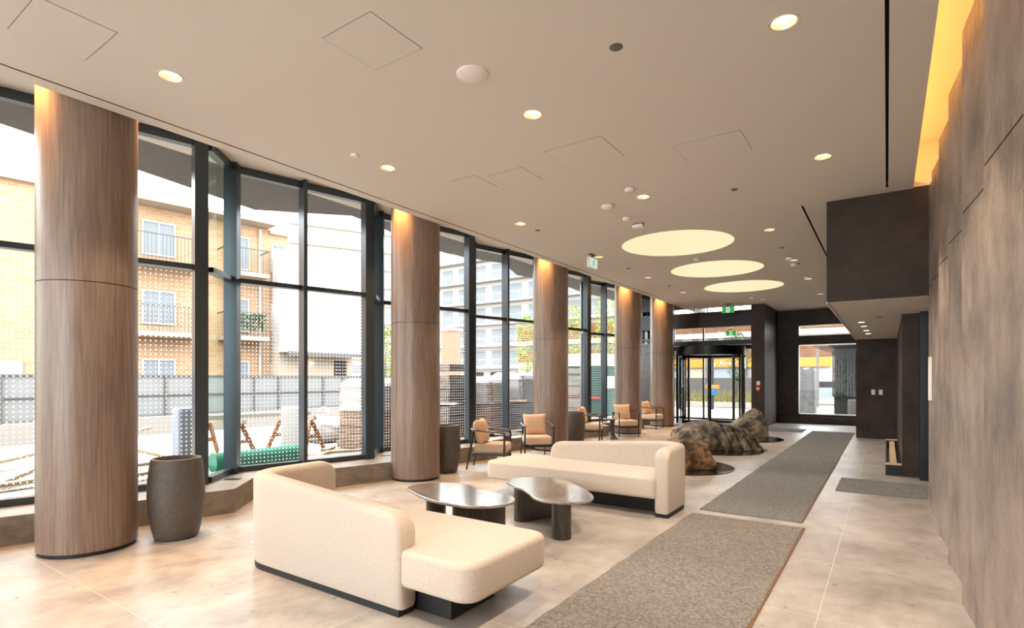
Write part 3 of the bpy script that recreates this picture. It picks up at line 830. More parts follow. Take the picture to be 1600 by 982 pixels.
detector(-3.05,7.78,.085,.06,'white square-bodied detector just before the nearest luminous panel',True)
detector(-3.0,10.62,.06,.05,'small white detector between the first two luminous panels')
detector(-1.53,11.55,.07,.05,'white round detector right of the middle luminous panel, nearer the camera')
detector(-1.52,12.22,.085,.06,'white round detector right of the middle luminous panel, just past a downlight')
detector(-3.12,16.5,.07,.06,'white ceiling device beyond the farthest luminous panel, left piece')
detector(-2.92,16.95,.09,.07,'white ceiling device beyond the farthest luminous panel, right piece',True)
detector(-1.5,13.95,.045,.04,'tiny white detector beside the third downlight right of the circles')

def access_panel(x0, x1, y0, y1, lab):
    t = empty('access_panel', ((x0+x1)/2,(y0+y1)/2,CZ), label=lab, cat='access panel', group='flush ceiling access panels')
    a, b = (x1-x0)/2, (y1-y0)/2
    MB().box(-a,a,-b,b,-.0025,0).build('panel', M['ceil'], t)
    e = MB(); g=.004
    for q in ((-a-g,-a,-b-g,b+g),(a,a+g,-b-g,b+g),(-a,a,-b-g,-b),(-a,a,b,b+g)): e.box(*q,-.0012,0)
    e.build('shadow_gap', M['greydisc'], t)
access_panel(-3.14,-2.67,2.33,2.79,'square ceiling access panel nearest the white speaker')
access_panel(-4.77,-4.22,1.10,1.52,'ceiling access panel in the upper left corner of the picture')
access_panel(-2.87,-2.24,4.76,5.31,'ceiling access panel beyond the seating-row downlight')
access_panel(-3.75,-3.28,4.97,5.40,'small ceiling access panel left of the central one')
access_panel(-4.20,-3.85,4.87,5.32,'faint ceiling access panel above the second column')
access_panel(-1.74,-1.12,5.37,5.92,'ceiling access panel between the two right hand downlight rows')

def exit_sign(loc, rz, lab, w_=.36, h_=.18, drop=.1, side=False):
    t = empty('exit_sign', loc, rz, label=lab, cat='exit sign')
    MB().box(-w_/2,w_/2,-.025,.025,-drop-h_,-drop).build('housing', M['white'], t)
    MB().box(-.09,.09,-.03,.03,-.02,0).box(-.02,.02,-.012,.012,-drop,-.02).build('ceiling_mount', M['greydisc'], t)
    g = MB(); z0, z1 = -drop-h_+.008, -drop-.008
    if side: g.box(-w_/2+.01,w_/2-.01,-.0275,-.025,z0,z1)
    else: g.box(-w_/2+.01,-.055,-.0275,-.025,z0,z1).box(.055,w_/2-.01,-.0275,-.025,z0,z1)
    fc = g.build('green_panel' if not side else 'face_panel', M['green'] if not side else M['signwhite'], t)
    zc = (z0+z1)/2
    if not side: MB().box(-.054,.054,-.0272,-.025,z0,z1).build('white_panel', M['signwhite'], t)
    # running figure
    fg = MB(); m_ = M['green']
    S = h_/.18
    fg.lathe([(0,-.012),(.009,-.008),(.012,0),(.009,.008),(0,.012)],10,(.012*S,-.03,zc+.055*S))
    for p, q in (((.008,.04),(-.006,.0)),((-.006,0),(.022,-.02)),((.022,-.02),(.016,-.055)),((-.006,0),(-.02,-.03)),((-.02,-.03),(-.045,-.035)),((.006,.035),(.036,.018)),((.006,.035),(-.022,.022))):
        fg.beam((p[0]*S,-.029,zc+p[1]*S),(q[0]*S,-.029,zc+q[1]*S),.003,.012*S)
    fg.build('running_figure', m_, t)
exit_sign((-4.02,17.6,CZ), 0, 'green and white running-man exit sign hanging before the entrance')
exit_sign((-4.55,YB-.25,CZ-.55), 0, 'green running-man exit sign seen through the glass above the revolving door', w_=.34, drop=.05)
exit_sign((-4.5,9.2,CZ), PI/2, 'pale running-man exit sign edge-on beside the downlight row along the windows', w_=.34, h_=.19, drop=.07, side=True)

# wall devices
t = empty('fire_alarm_station', (-3.27,18.2,0), label='red fire alarm pull box below a small white plate on the dark pillar', cat='fire alarm')
MB().box(-.06,.06,-.05,0,1.12,1.27,bev=.006).build('pull_box', M['red'], t); MB().box(-.05,.05,-.02,0,1.3,1.42).build('plate', M['white'], t); MB().box(-.03,.03,-.06,-.05,1.17,1.21).build('handle', M['white'], t)
for x, lab in ((-.285,'left white light switch plate on the dark wall'),(-.13,'right white light switch plate on the dark wall')):
    t = empty('light_switch', (x,16.4,1.16), label=lab, cat='light switch', group='switch plates on the dark wall')
    MB().box(-.04,.04,-.01,0,-.065,.065,bev=.003).build('plate', M['white'], t); MB().box(-.014,.014,-.018,-.01,-.03,.03).build('rocker', M['white'], t)
o = MB().box(-.03,0,-.06,.06,-.25,.25,bev=.004).build('wall_reader', M['white'], loc=(.425,7.95,1.5)); tag(o,'slim white vertical panel on the end of the plaster wall','wall panel')

# ------------------------------------------------------------------ outside
ext = {}
def dk(c): return (c[0]*XD, c[1]*XD, c[2]*XD, 1)
XD = .45
def em(n, c, **k):
    if 'var' in k: k['var'] = dk(k['var'])
    ext[n] = mat('outside '+n, dk(c), .85, spec=.2, **k); return ext[n]
em('ground', lin(214,200,184), var=lin(236,226,212), vscale=.8)
em('asphalt', lin(150,146,142)); em('white', lin(236,232,226)); em('beige', lin(226,208,184)); em('grey', lin(130,128,126)); em('dark', lin(60,60,62))
em('timber', lin(214,182,146), var=lin(232,206,176), vscale=4); em('rust', lin(206,146,104)); em('rosebrick', lin(216,150,122)); em('green', lin(92,180,150)); em('tarp', lin(120,120,120), var=lin(150,150,150), vscale=4, bump=.6, bscale=6)
em('winglass', lin(164,174,180)); em('palegrey', lin(196,194,190)); em('orange', lin(240,160,70)); em('hoard', lin(104,100,96)); em('blue', lin(60,130,180)); em('teal', lin(60,110,100))
em('mesh', lin(176,178,178)); em('concrete', lin(196,190,182)); em('brown', lin(120,84,60), var=lin(150,108,78), vscale=2); em('silver', lin(178,188,200))
em('leaf', lin(150,178,60), var=lin(206,214,100), vscale=2); em('leafdark', lin(38,58,32), var=lin(62,84,44), vscale=6); em('leafd', lin(58,84,44), var=lin(96,120,60), vscale=6); em('grass', lin(130,130,70), var=lin(170,160,100), vscale=4)
def brick_mat(name, c1, c2, mo, sc):
    m, nt, p = newmat(name); N, L = nt.nodes, nt.links
    tc = N.new('ShaderNodeTexCoord'); mp = N.new('ShaderNodeMapping'); mp.inputs['Rotation'].default_value = (PI/2,0,0)
    b = N.new('ShaderNodeTexBrick'); b.inputs['Color1'].default_value=c1; b.inputs['Color2'].default_value=c2; b.inputs['Mortar'].default_value=mo
    b.inputs['Scale'].default_value=sc; b.inputs['Mortar Size'].default_value=.012; b.inputs['Brick Width'].default_value=.5; b.inputs['Row Height'].default_value=.16
    L.new(tc.outputs['Object'], mp.inputs[0]); L.new(mp.outputs[0], b.inputs['Vector']); L.new(b.outputs[0], p.inputs['Base Color']); p.inputs['Roughness'].default_value=.9
    return m
M['brick'] = brick_mat('buff orange brick', dk(lin(216,164,118)), dk(lin(228,184,140)), dk(lin(232,212,188)), 1.6)
M['blockwall'] = brick_mat('stacked paving brick', dk(lin(196,156,130)), dk(lin(222,190,166)), dk(lin(130,116,106)), 3.0)
M['blockgrey'] = brick_mat('stacked grey blocks', dk(lin(206,192,176)), dk(lin(170,158,146)), dk(lin(90,86,82)), 3.0)

o = MB().box(-120,-6.9,-40,110,-.14,-.02).box(-6.9,60,20.85,110,-.14,-.02).build('construction_ground', ext['ground']); tag(o,'pale dusty ground of the building site outside the windows','ground',kind='structure')
o = MB().box(-21,-17.2,-30,110,-.02,0).build('road', ext['asphalt']); tag(o,'grey street between the site fence and the brick apartments','road',kind='structure')
# canopy soffit outside
so = [(-7.1,-7),(-8.4,-6),(-8.2,1.8),(-8.45,3.2),(-8.75,4.7),(-8.85,5.2),(-7.75,6.35),(-8.0,7.6),(-8.35,8.9),(-8.2,10.1),(-7.85,11.1),(-8.45,12.6),(-8.1,14),(-8.3,16),(-8.2,21),(-7.1,21)]
o = MB().prism(so, 4.36, 4.8).build('outside_canopy', M['soffit']); tag(o,'grey overhanging canopy soffit above the windows outside','canopy',kind='structure')
o = MB().box(-8.3,.6,-9.5,-7.1,4.36,4.8).build('rear_canopy', M['soffit']); struct(o)

# brick apartment block
ap = empty('apartment_building', (-24.05,5.35,0), math.atan2(.986,.167), label='orange brick apartment block with balconies across the street, left side', cat='building')
MB().box(-16,9.56,0,6,0,8.1).build('wall', M['brick'], ap)
MB().box(-16.2,2.6,-.25,6,8.1,8.25).box(2.6,8.7,-.9,6,8.11,8.3).box(8.7,9.56,-.2,0,7.9,8.05).build('roof', ext['beige'], ap)
def ap_window(x0,x1,z0,z1,m='winglass'):
    f = MB().box(x0-.06,x1+.06,-.08,.0,z0-.06,z0).box(x0-.06,x1+.06,-.08,.0,z1,z1+.06).box(x0-.06,x0,-.08,0,z0,z1).box(x1,x1+.06,-.08,0,z0,z1).box((x0+x1)/2-.03,(x0+x1)/2+.03,-.07,0,z0,z1).build('window', ext['white'], ap)
    MB().box(x0,x1,-.04,.0,z0,z1).build('pane', ext[m], f)
for fz in (0,2.65,5.3):
    ap_window(4.0,5.0,fz+1.0,fz+2.2); ap_window(6.9,7.8,fz+.9,fz+2.2); ap_window(8.85,9.35,fz+1.0,fz+2.1); 
    ap_window(-4.5,-3.2,fz+1.0,fz+2.2); ap_window(-8.5,-7.2,fz+1,fz+2.2)
MB().box(-1.4,.55,-.1,0,1.35,2.1).build('sign_board', ext['white'], ap)
MB().tube([(8.3,-.08,0),(8.3,-.08,8)], .06).build('downpipe', ext['white'], ap)
for (x0,x1) in ((3.3,5.7),(6.6,8.3)):
    for z in (3.25,5.9):
        b_ = MB().box(x0,x1,-1.1,0,z-.16,z).build('balcony', ext['beige'], ap)
        r_ = MB(); r_.box(x0,x1,-1.1,-1.06,z+.95,z+1.0)
        for k in range(int((x1-x0)/.12)+1): r_.box(x0+k*.12,x0+k*.12+.02,-1.09,-1.07,z,z+.95)
        r_.box(x0,x0+.03,-1.1,0,z+.95,z+1).box(x1-.03,x1,-1.1,0,z+.95,z+1)
        r_.build('railing', ext['grey'], b_)
        if z < 4 and x0 > 6:
            lf = MB(); random.seed(3)
            for k in range(160):
                c = Vector((random.uniform(x0+.1,x1-.1),random.uniform(-1.05,-.8),z+random.uniform(.3,1.0))); a = random.uniform(0,6); u_ = Vector((math.cos(a),0,math.sin(a)))*.1; v_ = Vector((0,.4,1)).normalized()*.08
                lf.quad(c-u_,c-v_,c+u_,c+v_)
            lf.build('balcony_plants', ext['leafd'], b_, fix=False)
# white building
wbd = empty('white_building', (-21,13.9,0), label='plain white building with an overhanging upper storey beside the brick apartments', cat='building')
MB().box(-1.25,0,0,4.0,2.65,7.1).box(-9,-1.25,3.0,4,2.65,7.1).build('upper_storey', ext['white'], wbd)
MB().box(-1.25,-.8,0,4.0,0,2.65).build('lower_wall', ext['beige'], wbd)
MB().box(-.05,.03,-.05,4.05,2.5,2.68).build('fascia', ext['grey'], wbd)
lt = MB().box(-.8,-.76,2.9,3.6,1.4,2.35).build('lattice_window', ext['dark'], wbd)
lw = MB()
for i in range(5):
    for j in range(6): lw.lathe([(.0,0),(.05,0)],8,(0,0,0)) if False else lw.box(-.77,-.75,2.93+i*.135,2.98+i*.135,1.45+j*.15,1.5+j*.15)
lw.build('lattice_blocks', ext['white'], lt)
MB().lathe([(0,-.06),(.12,-.03),(.12,.03),(0,.06)],16,(-.7,1.6,2.2)).build('wall_lamp', M['lamp'], wbd, smooth=60)
# high-rise
hr = empty('high_rise_tower', (-73,59,0), math.radians(64), label='tall white residential tower with rows of windows far behind the white building', cat='building')
MB().box(-9,12,0,14,0,60).build('wall', ext['white'], hr)
for k in range(19):
    z = 2+3*k; b_ = MB()
    for j in range(7): b_.box(-8.4+j*2.95,-6.6+j*2.95,-.12,.0,z+.5,z+1.7)
    b_.build('window_row', ext['winglass'], hr)
    MB().box(-9.3,12.3,-.7,0,z-.35,z-.05).build('balcony_slab', ext['beige'], hr)
# mid-rise
mr = empty('balcony_building', (-54,60,0), label='pale mid-rise building with long balcony lines beyond the pallets', cat='building')
MB().box(0,30,0,14,0,19).build('wall', ext['white'], mr)
for k in range(6):
    z = 3.1+2.93*k
    s_ = MB().box(-.3,30.3,-1.5,0,z-.28,z).build('balcony_slab', ext['palegrey'], mr)
    rl = MB().box(-.2,30.2,-1.45,-1.4,z+.9,z+.98)
    for q in range(61): rl.box(q*.5,q*.5+.04,-1.44,-1.41,z,z+.95)
    rl.build('railing', ext['palegrey'], s_)
    wn = MB()
    for q in range(10): wn.box(.8+q*2.95,2.6+q*2.95,-.06,0,z+.3,z+2.2)
    wn.build('window_row', ext['winglass'], mr)
wn = MB()
for q in range(7): wn.box(1+q*4.2,4.0+q*4.2,-.06,0,.2,2.4)
wn.build('shopfront', ext['dark'], mr)
bb = empty('brick_tower', (-26.6,30.4,0), label='narrow red brick block seen right of the second column', cat='building')
MB().box(-.5,.5,0,1,0,5).build('wall', ext['rosebrick'], bb); MB().box(-.6,.6,-.1,1.1,5,5.2).build('roof', ext['white'], bb)
# trees
def tree(x, y, h, r, m, lab, seed):
    random.seed(seed)
    t = empty('tree', (x,y,0), label=lab, cat='tree')
    MB().tube([(0,0,0),(.1,0,h*.4),(0,.1,h*.8)], [.05*r+.02,.04*r+.01,.02]).build('trunk', ext['grey'], t, smooth=60)
    b = MB()
    for k in range(1500):
        a, z = random.uniform(0,2*PI), random.uniform(-1,1); rr = r*random.uniform(.35,1)**.5*math.sqrt(1-z*z)*(1+.25*math.sin(3*a+z*4))
        c = Vector((rr*math.cos(a), rr*math.sin(a), h*.68+z*h*.36)); s_ = random.uniform(.07,.16)*r/1.5
        u_ = Vector((random.uniform(-1,1),random.uniform(-1,1),random.uniform(-1,1))).normalized()*s_
        v_ = u_.cross(Vector((random.uniform(-1,1),random.uniform(-1,1),1))).normalized()*s_*.6
        b.quad(c-u_,c-v_,c+u_,c+v_)
    b.build('crown', ext[m], t, fix=False)
tree(-26.5,24.3,4.6,1.2,'leaf','yellow-green tree behind the white building, left of the second column',1)
tree(-24.4,37.8,6.4,1.0,'leaf','yellow-green tree at the edge of the balcony building, left of the third column',2)
tree(-21.2,40,7.2,1.0,'leaf','yellow-green tree just right of the third column',3)
tree(-19,41.5,8.2,1.1,'leaf','yellow-green tree left of the fourth column',4)
# fence panels with mesh
for k in range(9):
    y0 = -1.5+2.6*k
    t = empty('fence_panel', (-16.65,y0+1.3,.45), label='grey mesh-covered construction fence panel, %s along the street from the left' % (ordw+['ninth'])[k], cat='fence panel', group='construction fence panels along the street')
    f = MB()
    for yy in (-1.28,-.43,.43,1.28): f.box(-.025,.025,yy-.02,yy+.02,0,1.15)
    for z in (.02,.58,1.12): f.box(-.02,.02,-1.28,1.28,z,z+.03)
    f.build('frame', ext['grey'], t); MB().box(-.035,-.03,-1.28,1.28,.02,1.14).build('mesh_cover', ext['mesh'], t)
o = MB().box(-16.95,-16.35,-3,22.3,-.02,.45).build('concrete_barrier', ext['concrete']); tag(o,'long low concrete barrier under the construction fence','barrier')
# pallet stacks
def stack(x, y, w_, h_, m, lab, wrap=False, rz=.2):
    t = empty('pallet_stack', (x,y,0), rz, label=lab, cat='pallet stack', group='pallet stacks on the building site')
    a = w_/2
    p = MB()
    for i in (-1,0,1): p.box(-a,a,i*a*.85-.05,i*a*.85+.05,0,.1)
    for i in range(5): p.box(-a+i*2*a/5+.02,-a+(i+1)*2*a/5-.02,-a,a,.1,.13)
    p.build('pallet', ext['timber'], t)
    b = MB(); z = .13; random.seed(int(x*10)); k = 0
    while z < h_-.1:
        j = .03*random.uniform(-1,1); b.box(-a+.04+j,a-.04+j,-a+.04-j,a-.04-j,z,z+.165,bev=.02 if wrap else 0); z += .17+(.1 if k%4==3 else 0); k += 1
    b.build('load', m, t)
    if wrap: 
        c = MB(); n = 20; rings = []
        for zi in range(9):
            z_ = h_*.55+(h_*1.0+.06-h_*.55)*zi/8; s_ = a*(1.02+.03*math.sin(zi*2.3)) if zi<7 else a*(.95-.25*(zi-7))
            rings.append([c.b.verts.new((s_*max(-1,min(1,1.25*math.cos(2*PI*i/n))), s_*max(-1,min(1,1.25*math.sin(2*PI*i/n))), z_)) for i in range(n)])
        for A, B in zip(rings, rings[1:]):
            for i in range(n): c.b.faces.new((A[i],A[(i+1)%n],B[(i+1)%n],B[i]))
        c.b.faces.new(rings[-1]); c.build('plastic_wrap', ext['white'], t, smooth=40)
stack(-9.5,8.35,1.1,1.45,M['blockwall'],'brick pallet stack partly behind the post left of the second column',True)
stack(-9.4,10.55,1.1,1.85,M['blockgrey'],'tall dark paver pallet stack just right of the second column')
stack(-9.2,11.95,1.15,1.5,M['blockwall'],'brown brick pallet stack behind the nearest armchair',True)
stack(-9.1,13.35,1.1,1.62,ext['silver'],'silver plastic-wrapped pallet stack right of the brown brick one',True)
stack(-9.5,17.8,1.1,1.95,M['blockgrey'],'beige block pallet stack seen right of the third column')
stack(-10.4,15.6,1.1,1.1,M['blockwall'],'low brick pallet stack behind the wrapped one')
# container
t = empty('site_container', (-10.5,20.6,0), .1, label='teal and white site container beyond the windows between third and fourth columns', cat='container')
MB().box(-1.2,1.2,-.9,.9,0,2.0).build('body', ext['teal'], t); MB().box(-1.25,1.25,-.95,.95,2.0,2.5).build('roof', ext['white'], t); MB().box(1.2,1.22,-.6,.6,1.1,1.6).build('notice_board', ext['white'], t); MB().box(-1.1,1.3,-1.0,-.95,.7,.78).build('red_rail', M['red'], t)
# sawhorses and beam
def sawhorse(x, y, rz, lab):
    t = empty('sawhorse', (x,y,0), rz, label=lab, cat='sawhorse', group='timber sawhorses on the building site')
    MB().box(-.5,.5,-.05,.05,.62,.70).build('top_beam', ext['timber'], t)
    for sx in (-1,1):
        for sy in (-1,1): MB().beam((sx*.4,0,.64),(sx*.5,sy*.28,0),.04,.08).build('leg', ext['rust'], t)
        MB().beam((sx*.45,-.16,.28),(sx*.45,.16,.28),.03,.07).build('brace', ext['rust'], t)
sawhorse(-10.75,5.7,.25,'timber sawhorse at the left end of the white beam'); sawhorse(-10.5,7.1,.25,'timber sawhorse at the right end of the white beam')
o = MB().beam((-10.7,5.3,.75),(-10.45,7.4,.75),.14,.09).build('white_beam', ext['white']); tag(o,'long white beam laid across the two sawhorses','beam')
o = MB().tube([(-8.95,4.55,.14),(-8.9,6.05,.14)], .155, 20).build('green_roll', ext['green'], smooth=60); tag(o,'green wrapped roll lying right outside the near window','roll')
o = MB().slab(rrect(-.2,.2,-.17,.17,.03), 0, .95, .03, 3).build('wrapped_post', ext['white'], loc=(-9.64,6.49,0), rz=.5, smooth=50); tag(o,'tall white wrapped block standing behind the window mullion','wrapped block')
# bulk bag
t = empty('bulk_bag', (-11.2,8.35,0), label='lumpy white bulk bag with lifting loops on the sand', cat='bag')
b = bmesh.new(); bmesh.ops.create_icosphere(b, subdivisions=4, radius=1)
for v in b.verts:
    p = v.co; k = (abs(p.x)**3+abs(p.y)**3+abs(p.z)**3)**(1/3); p = p/k; f_ = 1+.12*noise.noise(p*2)+.05*noise.noise(p*6)
    v.co = (p.x*.5*f_, p.y*.5*f_, max(0, .29+p.z*.30*f_))
q = MB(); q.merge(b); q.build('bag_body', ext['white'], t, smooth=80)
MB().tube(smooth_open([(-.2,0,.5),(-.18,0,.72),(0,0,.8),(.18,0,.7),(.2,0,.5)]), .03).build('lifting_loop', ext['white'], t, smooth=60)
# timber and sheets
random.seed(11)
pls = [((-8.5,2.0),(-9.3,4.0),.09),((-10.0,2.2),(-11.2,3.9),.45),((-9.75,2.0),(-10.1,4.2),.1),((-10.6,4.7),(-11.9,3.6),.5),((-8.75,4.15),(-10.6,5.3),.09),((-11.9,2.2),(-12.3,5.0),.5),((-8.6,7.4),(-9.0,6.75),.07),((-9.55,7.3),(-9.25,6.9),.07)]
where = ['lowest one behind the barrel planter','raised end pointing to the fence','flat on the ground right of the nearest column','crossing over the others in the heap','lying across the ground toward the green roll','at the back of the heap','short piece near the wrapped block','thin one lying in front of the bulk bag']
for (p, q_, h_), wd in zip(pls, where):
    o = MB().beam((p[0],p[1],.07),(q_[0],q_[1],h_),.16,.05).build('timber_plank', ext['timber']); tag(o,'pale timber plank outside, '+wd,'plank','timber planks on the building site')
for (x, y, rz, z, tilt), wd in zip([(-9.3,1.35,.2,.04,0),(-10.6,1.0,-.15,.3,.12),(-12.8,1.5,.1,.5,.1),(-13.4,4.6,.3,.1,.1)], ['lowest one beside the nearest column','leaning on the pile left of the nearest column','farthest one left of the nearest column','tilted one at the back of the plank heap']):
    o = MB().box(-.75,.75,-.6,.6,0,.02).build('plywood_sheet', ext['white'], loc=(x,y,z), rz=rz); o.rotation_euler.x = tilt; tag(o,'white plywood sheet outside, '+wd,'sheet','white sheets on the building site')
o = MB().box(-.9,.9,-.5,.5,0,.4).build('timber_crate', ext['timber'], loc=(-12.6,1.6,0)); tag(o,'timber crate under the farthest white sheet','crate')
o = MB().beam((-9.5,3.6,0),(-9.5,3.6,.8),.14,.14).build('timber_post', ext['timber']); tag(o,'upright pale timber post in the plank heap','post')
o = MB().slab(rrect(-.14,.14,-.14,.14,.05), 0, 1.0, .03, 3).build('wrapped_column', ext['silver'], loc=(-9.9,4.55,0), smooth=50); tag(o,'upright plastic-wrapped column beside the window post','wrapped column')

# street beyond the entrance
t = empty('shop_building', (-8,45,0), label='shop building with orange sign band across the street behind the entrance', cat='building')
MB().box(-22,4.76,0,8,0,6.5).build('wall', ext['beige'], t)
sb_ = MB().box(-18,4.76,-.25,0,2.37,3.03).build('sign_band', ext['orange'], t)
for x in (-3.9,-1.0,1.9): MB().box(x,x+.16,-.3,0,0,3.1).build('pilaster', ext['grey'], t)
for x in (-12,-8,-3.5,-.7,2.3): MB().box(x,x+2.2,-.05,0,1.55,2.3).build('shop_window', ext['silver'], t)
MB().box(-18,3.0,-2.0,-1.9,0,1.55).build('hoarding', ext['hoard'], t)
cu = bpy.data.curves.new('sign_text','FONT'); cu.body = 'ry Avenue'; cu.size = .62; cu.extrude = .02
tmp = bpy.data.objects.new('tmp', cu); C.objects.link(tmp)
dg = bpy.context.evaluated_depsgraph_get(); me = bpy.data.meshes.new_from_object(tmp.evaluated_get(dg)); bpy.data.objects.remove(tmp)
lt_ = bpy.data.objects.new('sign_lettering', me); C.objects.link(lt_); me.materials.clear(); me.materials.append(ext['white']); lt_.parent = sb_; lt_.location = (-3.6,-.28,2.48); lt_.rotation_euler.x = PI/2
MB().box(-22,8.76,-.1,0,3.1,4.1).build('upper_cladding', ext['brown'], t); MB().box(-22,8.76,-.08,0,4.1,4.7).build('grey_band', ext['grey'], t); MB().box(-22,8.76,-.3,0,4.7,5.1).build('white_band', ext['white'], t); MB().box(-22,8.76,-.1,0,5.1,6.5).build('top_cladding', ext['brown'], t)
t = empty('street_planter', (-8.2,30,0), label='long concrete street planter with pale grasses seen through the revolving door', cat='planter')
MB().box(-3,3.2,-.4,.4,0,.28).build('trough', ext['concrete'], t)
b = MB(); random.seed(5)
for k in range(900):
    x, y = random.uniform(-3,3), random.uniform(-.35,.35); h_ = random.uniform(.3,.75); dx = random.uniform(-.2,.2)
    b.poly([(x-.015,y,.28),(x+.015,y,.28),(x+dx,y+random.uniform(-.1,.1),.28+h_)])
b.build('grasses', ext['grass'], t, fix=False)['kind'] = 'stuff'
# street lamp pole with orange and blue signs
t = empty('sign_pole', (-7.0,27.5,0), label='dark pole with orange and blue plates and a round lamp outside the entrance', cat='pole')
MB().cyl(.06,0,2.55,n=12).build('pole', ext['dark'], t, smooth=60); MB().lathe([(0,-.14),(.12,-.08),(.14,0),(.12,.08),(0,.14)],16,(0,0,2.62)).build('lamp_globe', ext['beige'], t, smooth=60)
MB().box(-.32,.32,-.09,-.06,1.02,1.2).build('orange_plate', ext['orange'], t); MB().box(-.22,.22,-.09,-.06,.7,1.0).build('blue_plate', ext['blue'], t)
tree(-7.6,36,4.2,.7,'leafd','slim green street tree behind the dark pole',8)
tree(-12.0,35,3.6,.8,'leafd','green street tree left of the dark pole, through the revolving door',9)
# tarp, car, dark pavilion behind the back window
t = empty('covered_stack', (-2.98,27.2,0), label='tall object draped in grey tarpaulin outside the back window', cat='covered object')
b = bmesh.new(); bmesh.ops.create_cube(b, size=1); bmesh.ops.subdivide_edges(b, edges=list(b.edges), cuts=14, use_grid_fill=True)
for v in b.verts:
    x, y, z = v.co; s_ = 1+.10*(.5-z)+.10*noise.noise(Vector((x*4,y*4,z*1.5)))
    v.co = (x*.78*s_, y*.7*s_, (z+.5)*(1.92+.12*noise.noise(Vector((x*3,y*3,0)))))
q = MB(); q.merge(b); q.build('tarpaulin', ext['tarp'], t, smooth=60)
t = empty('parked_car', (-2.9,36.5,0), label='pale silver car parked on the street behind the back window', cat='car')
body = [(-2.1,.35),(-2.1,.8),(-1.6,.95),(-1.0,1.38),(.7,1.42),(1.4,.98),(2.1,.85),(2.15,.35)]
b = MB(); A_ = [b.b.verts.new((x,-.85,z)) for x,z in body]; B_ = [b.b.verts.new((x,.85,z)) for x,z in body]; b.b.faces.new(A_); b.b.faces.new(B_[::-1])
for i in range(8): b.b.faces.new((A_[i],A_[(i+1)%8],B_[(i+1)%8],B_[i]))
b.build('body', ext['silver'], t); MB().box(-.95,.65,-.87,-.85,1.0,1.32).build('side_window', ext['dark'], t)
for x in (-1.35,1.35):
    for y in (-.86,.7):
        w_ = MB().lathe([(0,0),(.33,0),(.33,.16),(0,.16)],24).build('wheel', ext['dark'], t, smooth=40); w_.rotation_euler.x = -PI/2; w_.location = (x,y,.33)
t = empty('garden_pavilion', (-.95,25.2,0), label='dark slatted pavilion front with climbing greenery outside the back window', cat='pavilion')
MB().box(-.85,2.5,.9,1.1,0,2.75).build('back_panel', M['blackmatt'], t)
b = MB()
for k in range(34): b.box(-.85+k*.1,-.80+k*.1,0,.03,.8,2.5)
b.box(-.88,2.6,-.02,.06,2.5,2.6).build('slat_screen', M['blackmatt'], t)
b = MB(); random.seed(9)
for k in range(1400):
    c = Vector((random.uniform(-.8,2.4), random.uniform(.1,.85), random.uniform(.75,2.35))); s_ = random.uniform(.05,.11)
    u_ = Vector((random.uniform(-1,1),random.uniform(-1,1),random.uniform(-1,1))).normalized()*s_; v_ = u_.cross(Vector((.3,random.uniform(-1,1),1))).normalized()*s_*.6
    b.quad(c-u_,c-v_,c+u_,c+v_)
b.build('climbing_leaves', ext['leafdark'], t, fix=False)
MB().box(-.9,2.6,-1.2,1.1,2.75,2.9).build('roof', ext['dark'], t); MB().slab(rrect(-.3,2.3,-.9,-.1,.38,10),0,.7,.05,4).build('curved_planter', ext['hoard'], t, smooth=50)  # pavilion roof added to keep the planter and screen in shade
# shopfront strip lights above: upper street building
o = MB().box(-3.2,2,33,40,3.2,3.6).build('street_awning', ext['brown']); tag(o,'brown awning roof across the street above the back window view','awning')
for x in (-3.1,1.9):
    o = MB().box(x,x+.12,33.1,33.22,-.02,3.2).build('awning_post', ext['grey']); tag(o,'grey post under the %s end of the brown street awning' % ('left' if x<0 else 'right'),'post')

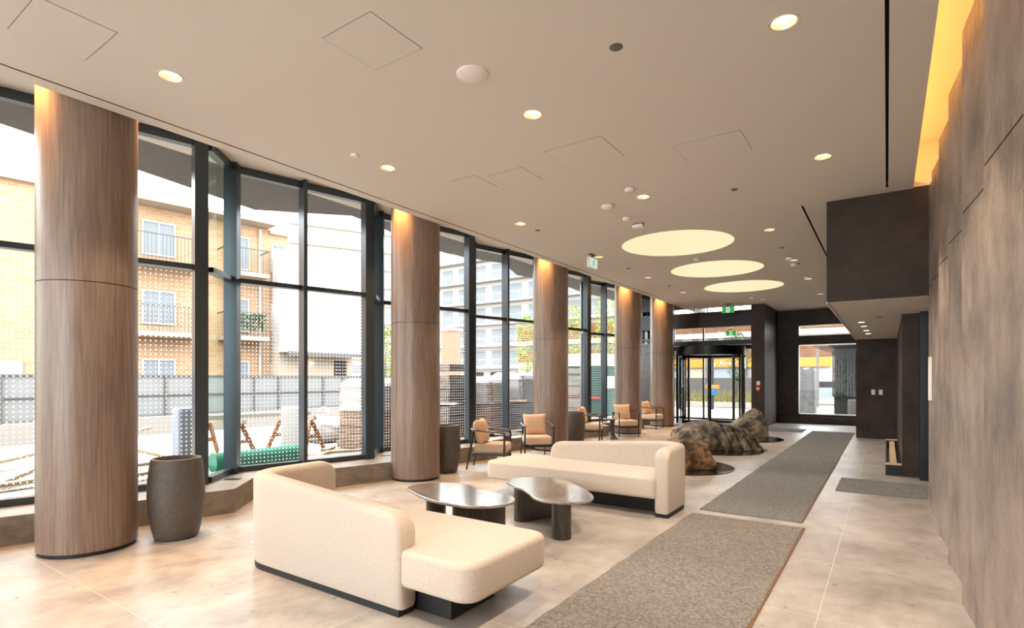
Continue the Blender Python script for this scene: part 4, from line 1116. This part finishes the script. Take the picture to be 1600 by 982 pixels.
# ------------------------------------------------------------------ lights
def spot(x, y, z, e, size, col=(1,.72,.42), blend=.5, rad=.05, aim=None):
    l = bpy.data.lights.new('spot','SPOT'); l.energy = e; l.spot_size = math.radians(size); l.spot_blend = blend; l.color = col; l.shadow_soft_size = rad
    o = bpy.data.objects.new('downlight_beam', l); C.objects.link(o); o.location = (x,y,z)
    if aim: o.rotation_euler = (Vector(aim)-Vector((x,y,z))).to_track_quat('-Z','Y').to_euler()
    return o
WARM = (1,.80,.60)
for x, y, r in downs: spot(x, y, CZ-.005, 85 if r != 2 else 220, 86, WARM, .3)
for x, y in [(-.37,11.35),(-.36,12.28),(-.35,13.37),(-.34,14.34)]: spot(x, y, 2.47, 14, 110, WARM, .7, .03)
for x, y in [(1.2,9.2),(2.6,9.2)]: spot(x, y, 2.47, 25, 120, WARM, .7, .03)
AMB = (1,.47,.11)
for cy, _ in cols:                       # grazers in the raised ceiling pocket beside each column
    for dy in (-.465, .465):
        spot(CX0+.05, cy+dy, HZ-.04, 330, 76, (1,.50,.14), .9, .04)
for k in range(11):                     # cove strip
    pass
l = bpy.data.lights.new('cove','AREA'); l.shape = 'RECTANGLE'; l.size = 15.0; l.size_y = .05; l.energy = 90; l.color = AMB
o = bpy.data.objects.new('cove_strip', l); C.objects.link(o); o.location = (-.1, .65, CZ+.2)
o.rotation_euler = Vector((1,0,.25)).to_track_quat('-Z','Y').to_euler()
# make strip's long side follow Y
R_ = Matrix(((0,0,-1),(1,0,0),(0,-1,0)))  # local x -> world Y, local -z -> world +X
o.rotation_euler = R_.to_euler()
for y in (10.5,13.0,15.5): spot(-6.3,y,HZ-.04,10,120,(1,.6,.25),.8,.05)
spot(-4.7,19.4,3.75,40,120,WARM,.6,.05)

wd = bpy.data.worlds.new('sky'); bpy.context.scene.world = wd; wd.use_nodes = True
N, L = wd.node_tree.nodes, wd.node_tree.links
bg = N['Background']; bg.inputs['Color'].default_value = (.945,.97,1.0,1); bg.inputs['Strength'].default_value = 7.5

# ------------------------------------------------------------------ camera
cam = bpy.data.cameras.new('camera'); co = bpy.data.objects.new('camera', cam); C.objects.link(co)
co.location = (0,0,1.5); co.rotation_euler = (PI/2,0,math.atan2(586,856))
cam.sensor_width = 36; cam.lens = 856/1600*36; cam.shift_y = 101/1600; cam.clip_start = .05; cam.clip_end = 500
sc = bpy.context.scene; sc.camera = co
sc.view_settings.view_transform = 'Standard'; sc.view_settings.look = 'None'; sc.view_settings.gamma = 1; sc.view_settings.exposure = .45
sc.view_settings.use_curve_mapping = False
sc.cycles.max_bounces = 10; sc.cycles.diffuse_bounces = 6; sc.cycles.transparent_max_bounces = 16; sc.cycles.glossy_bounces = 4
sc.cycles.sample_clamp_indirect = 6; sc.cycles.caustics_reflective = False; sc.cycles.caustics_refractive = False
sc.cycles.use_denoising = True
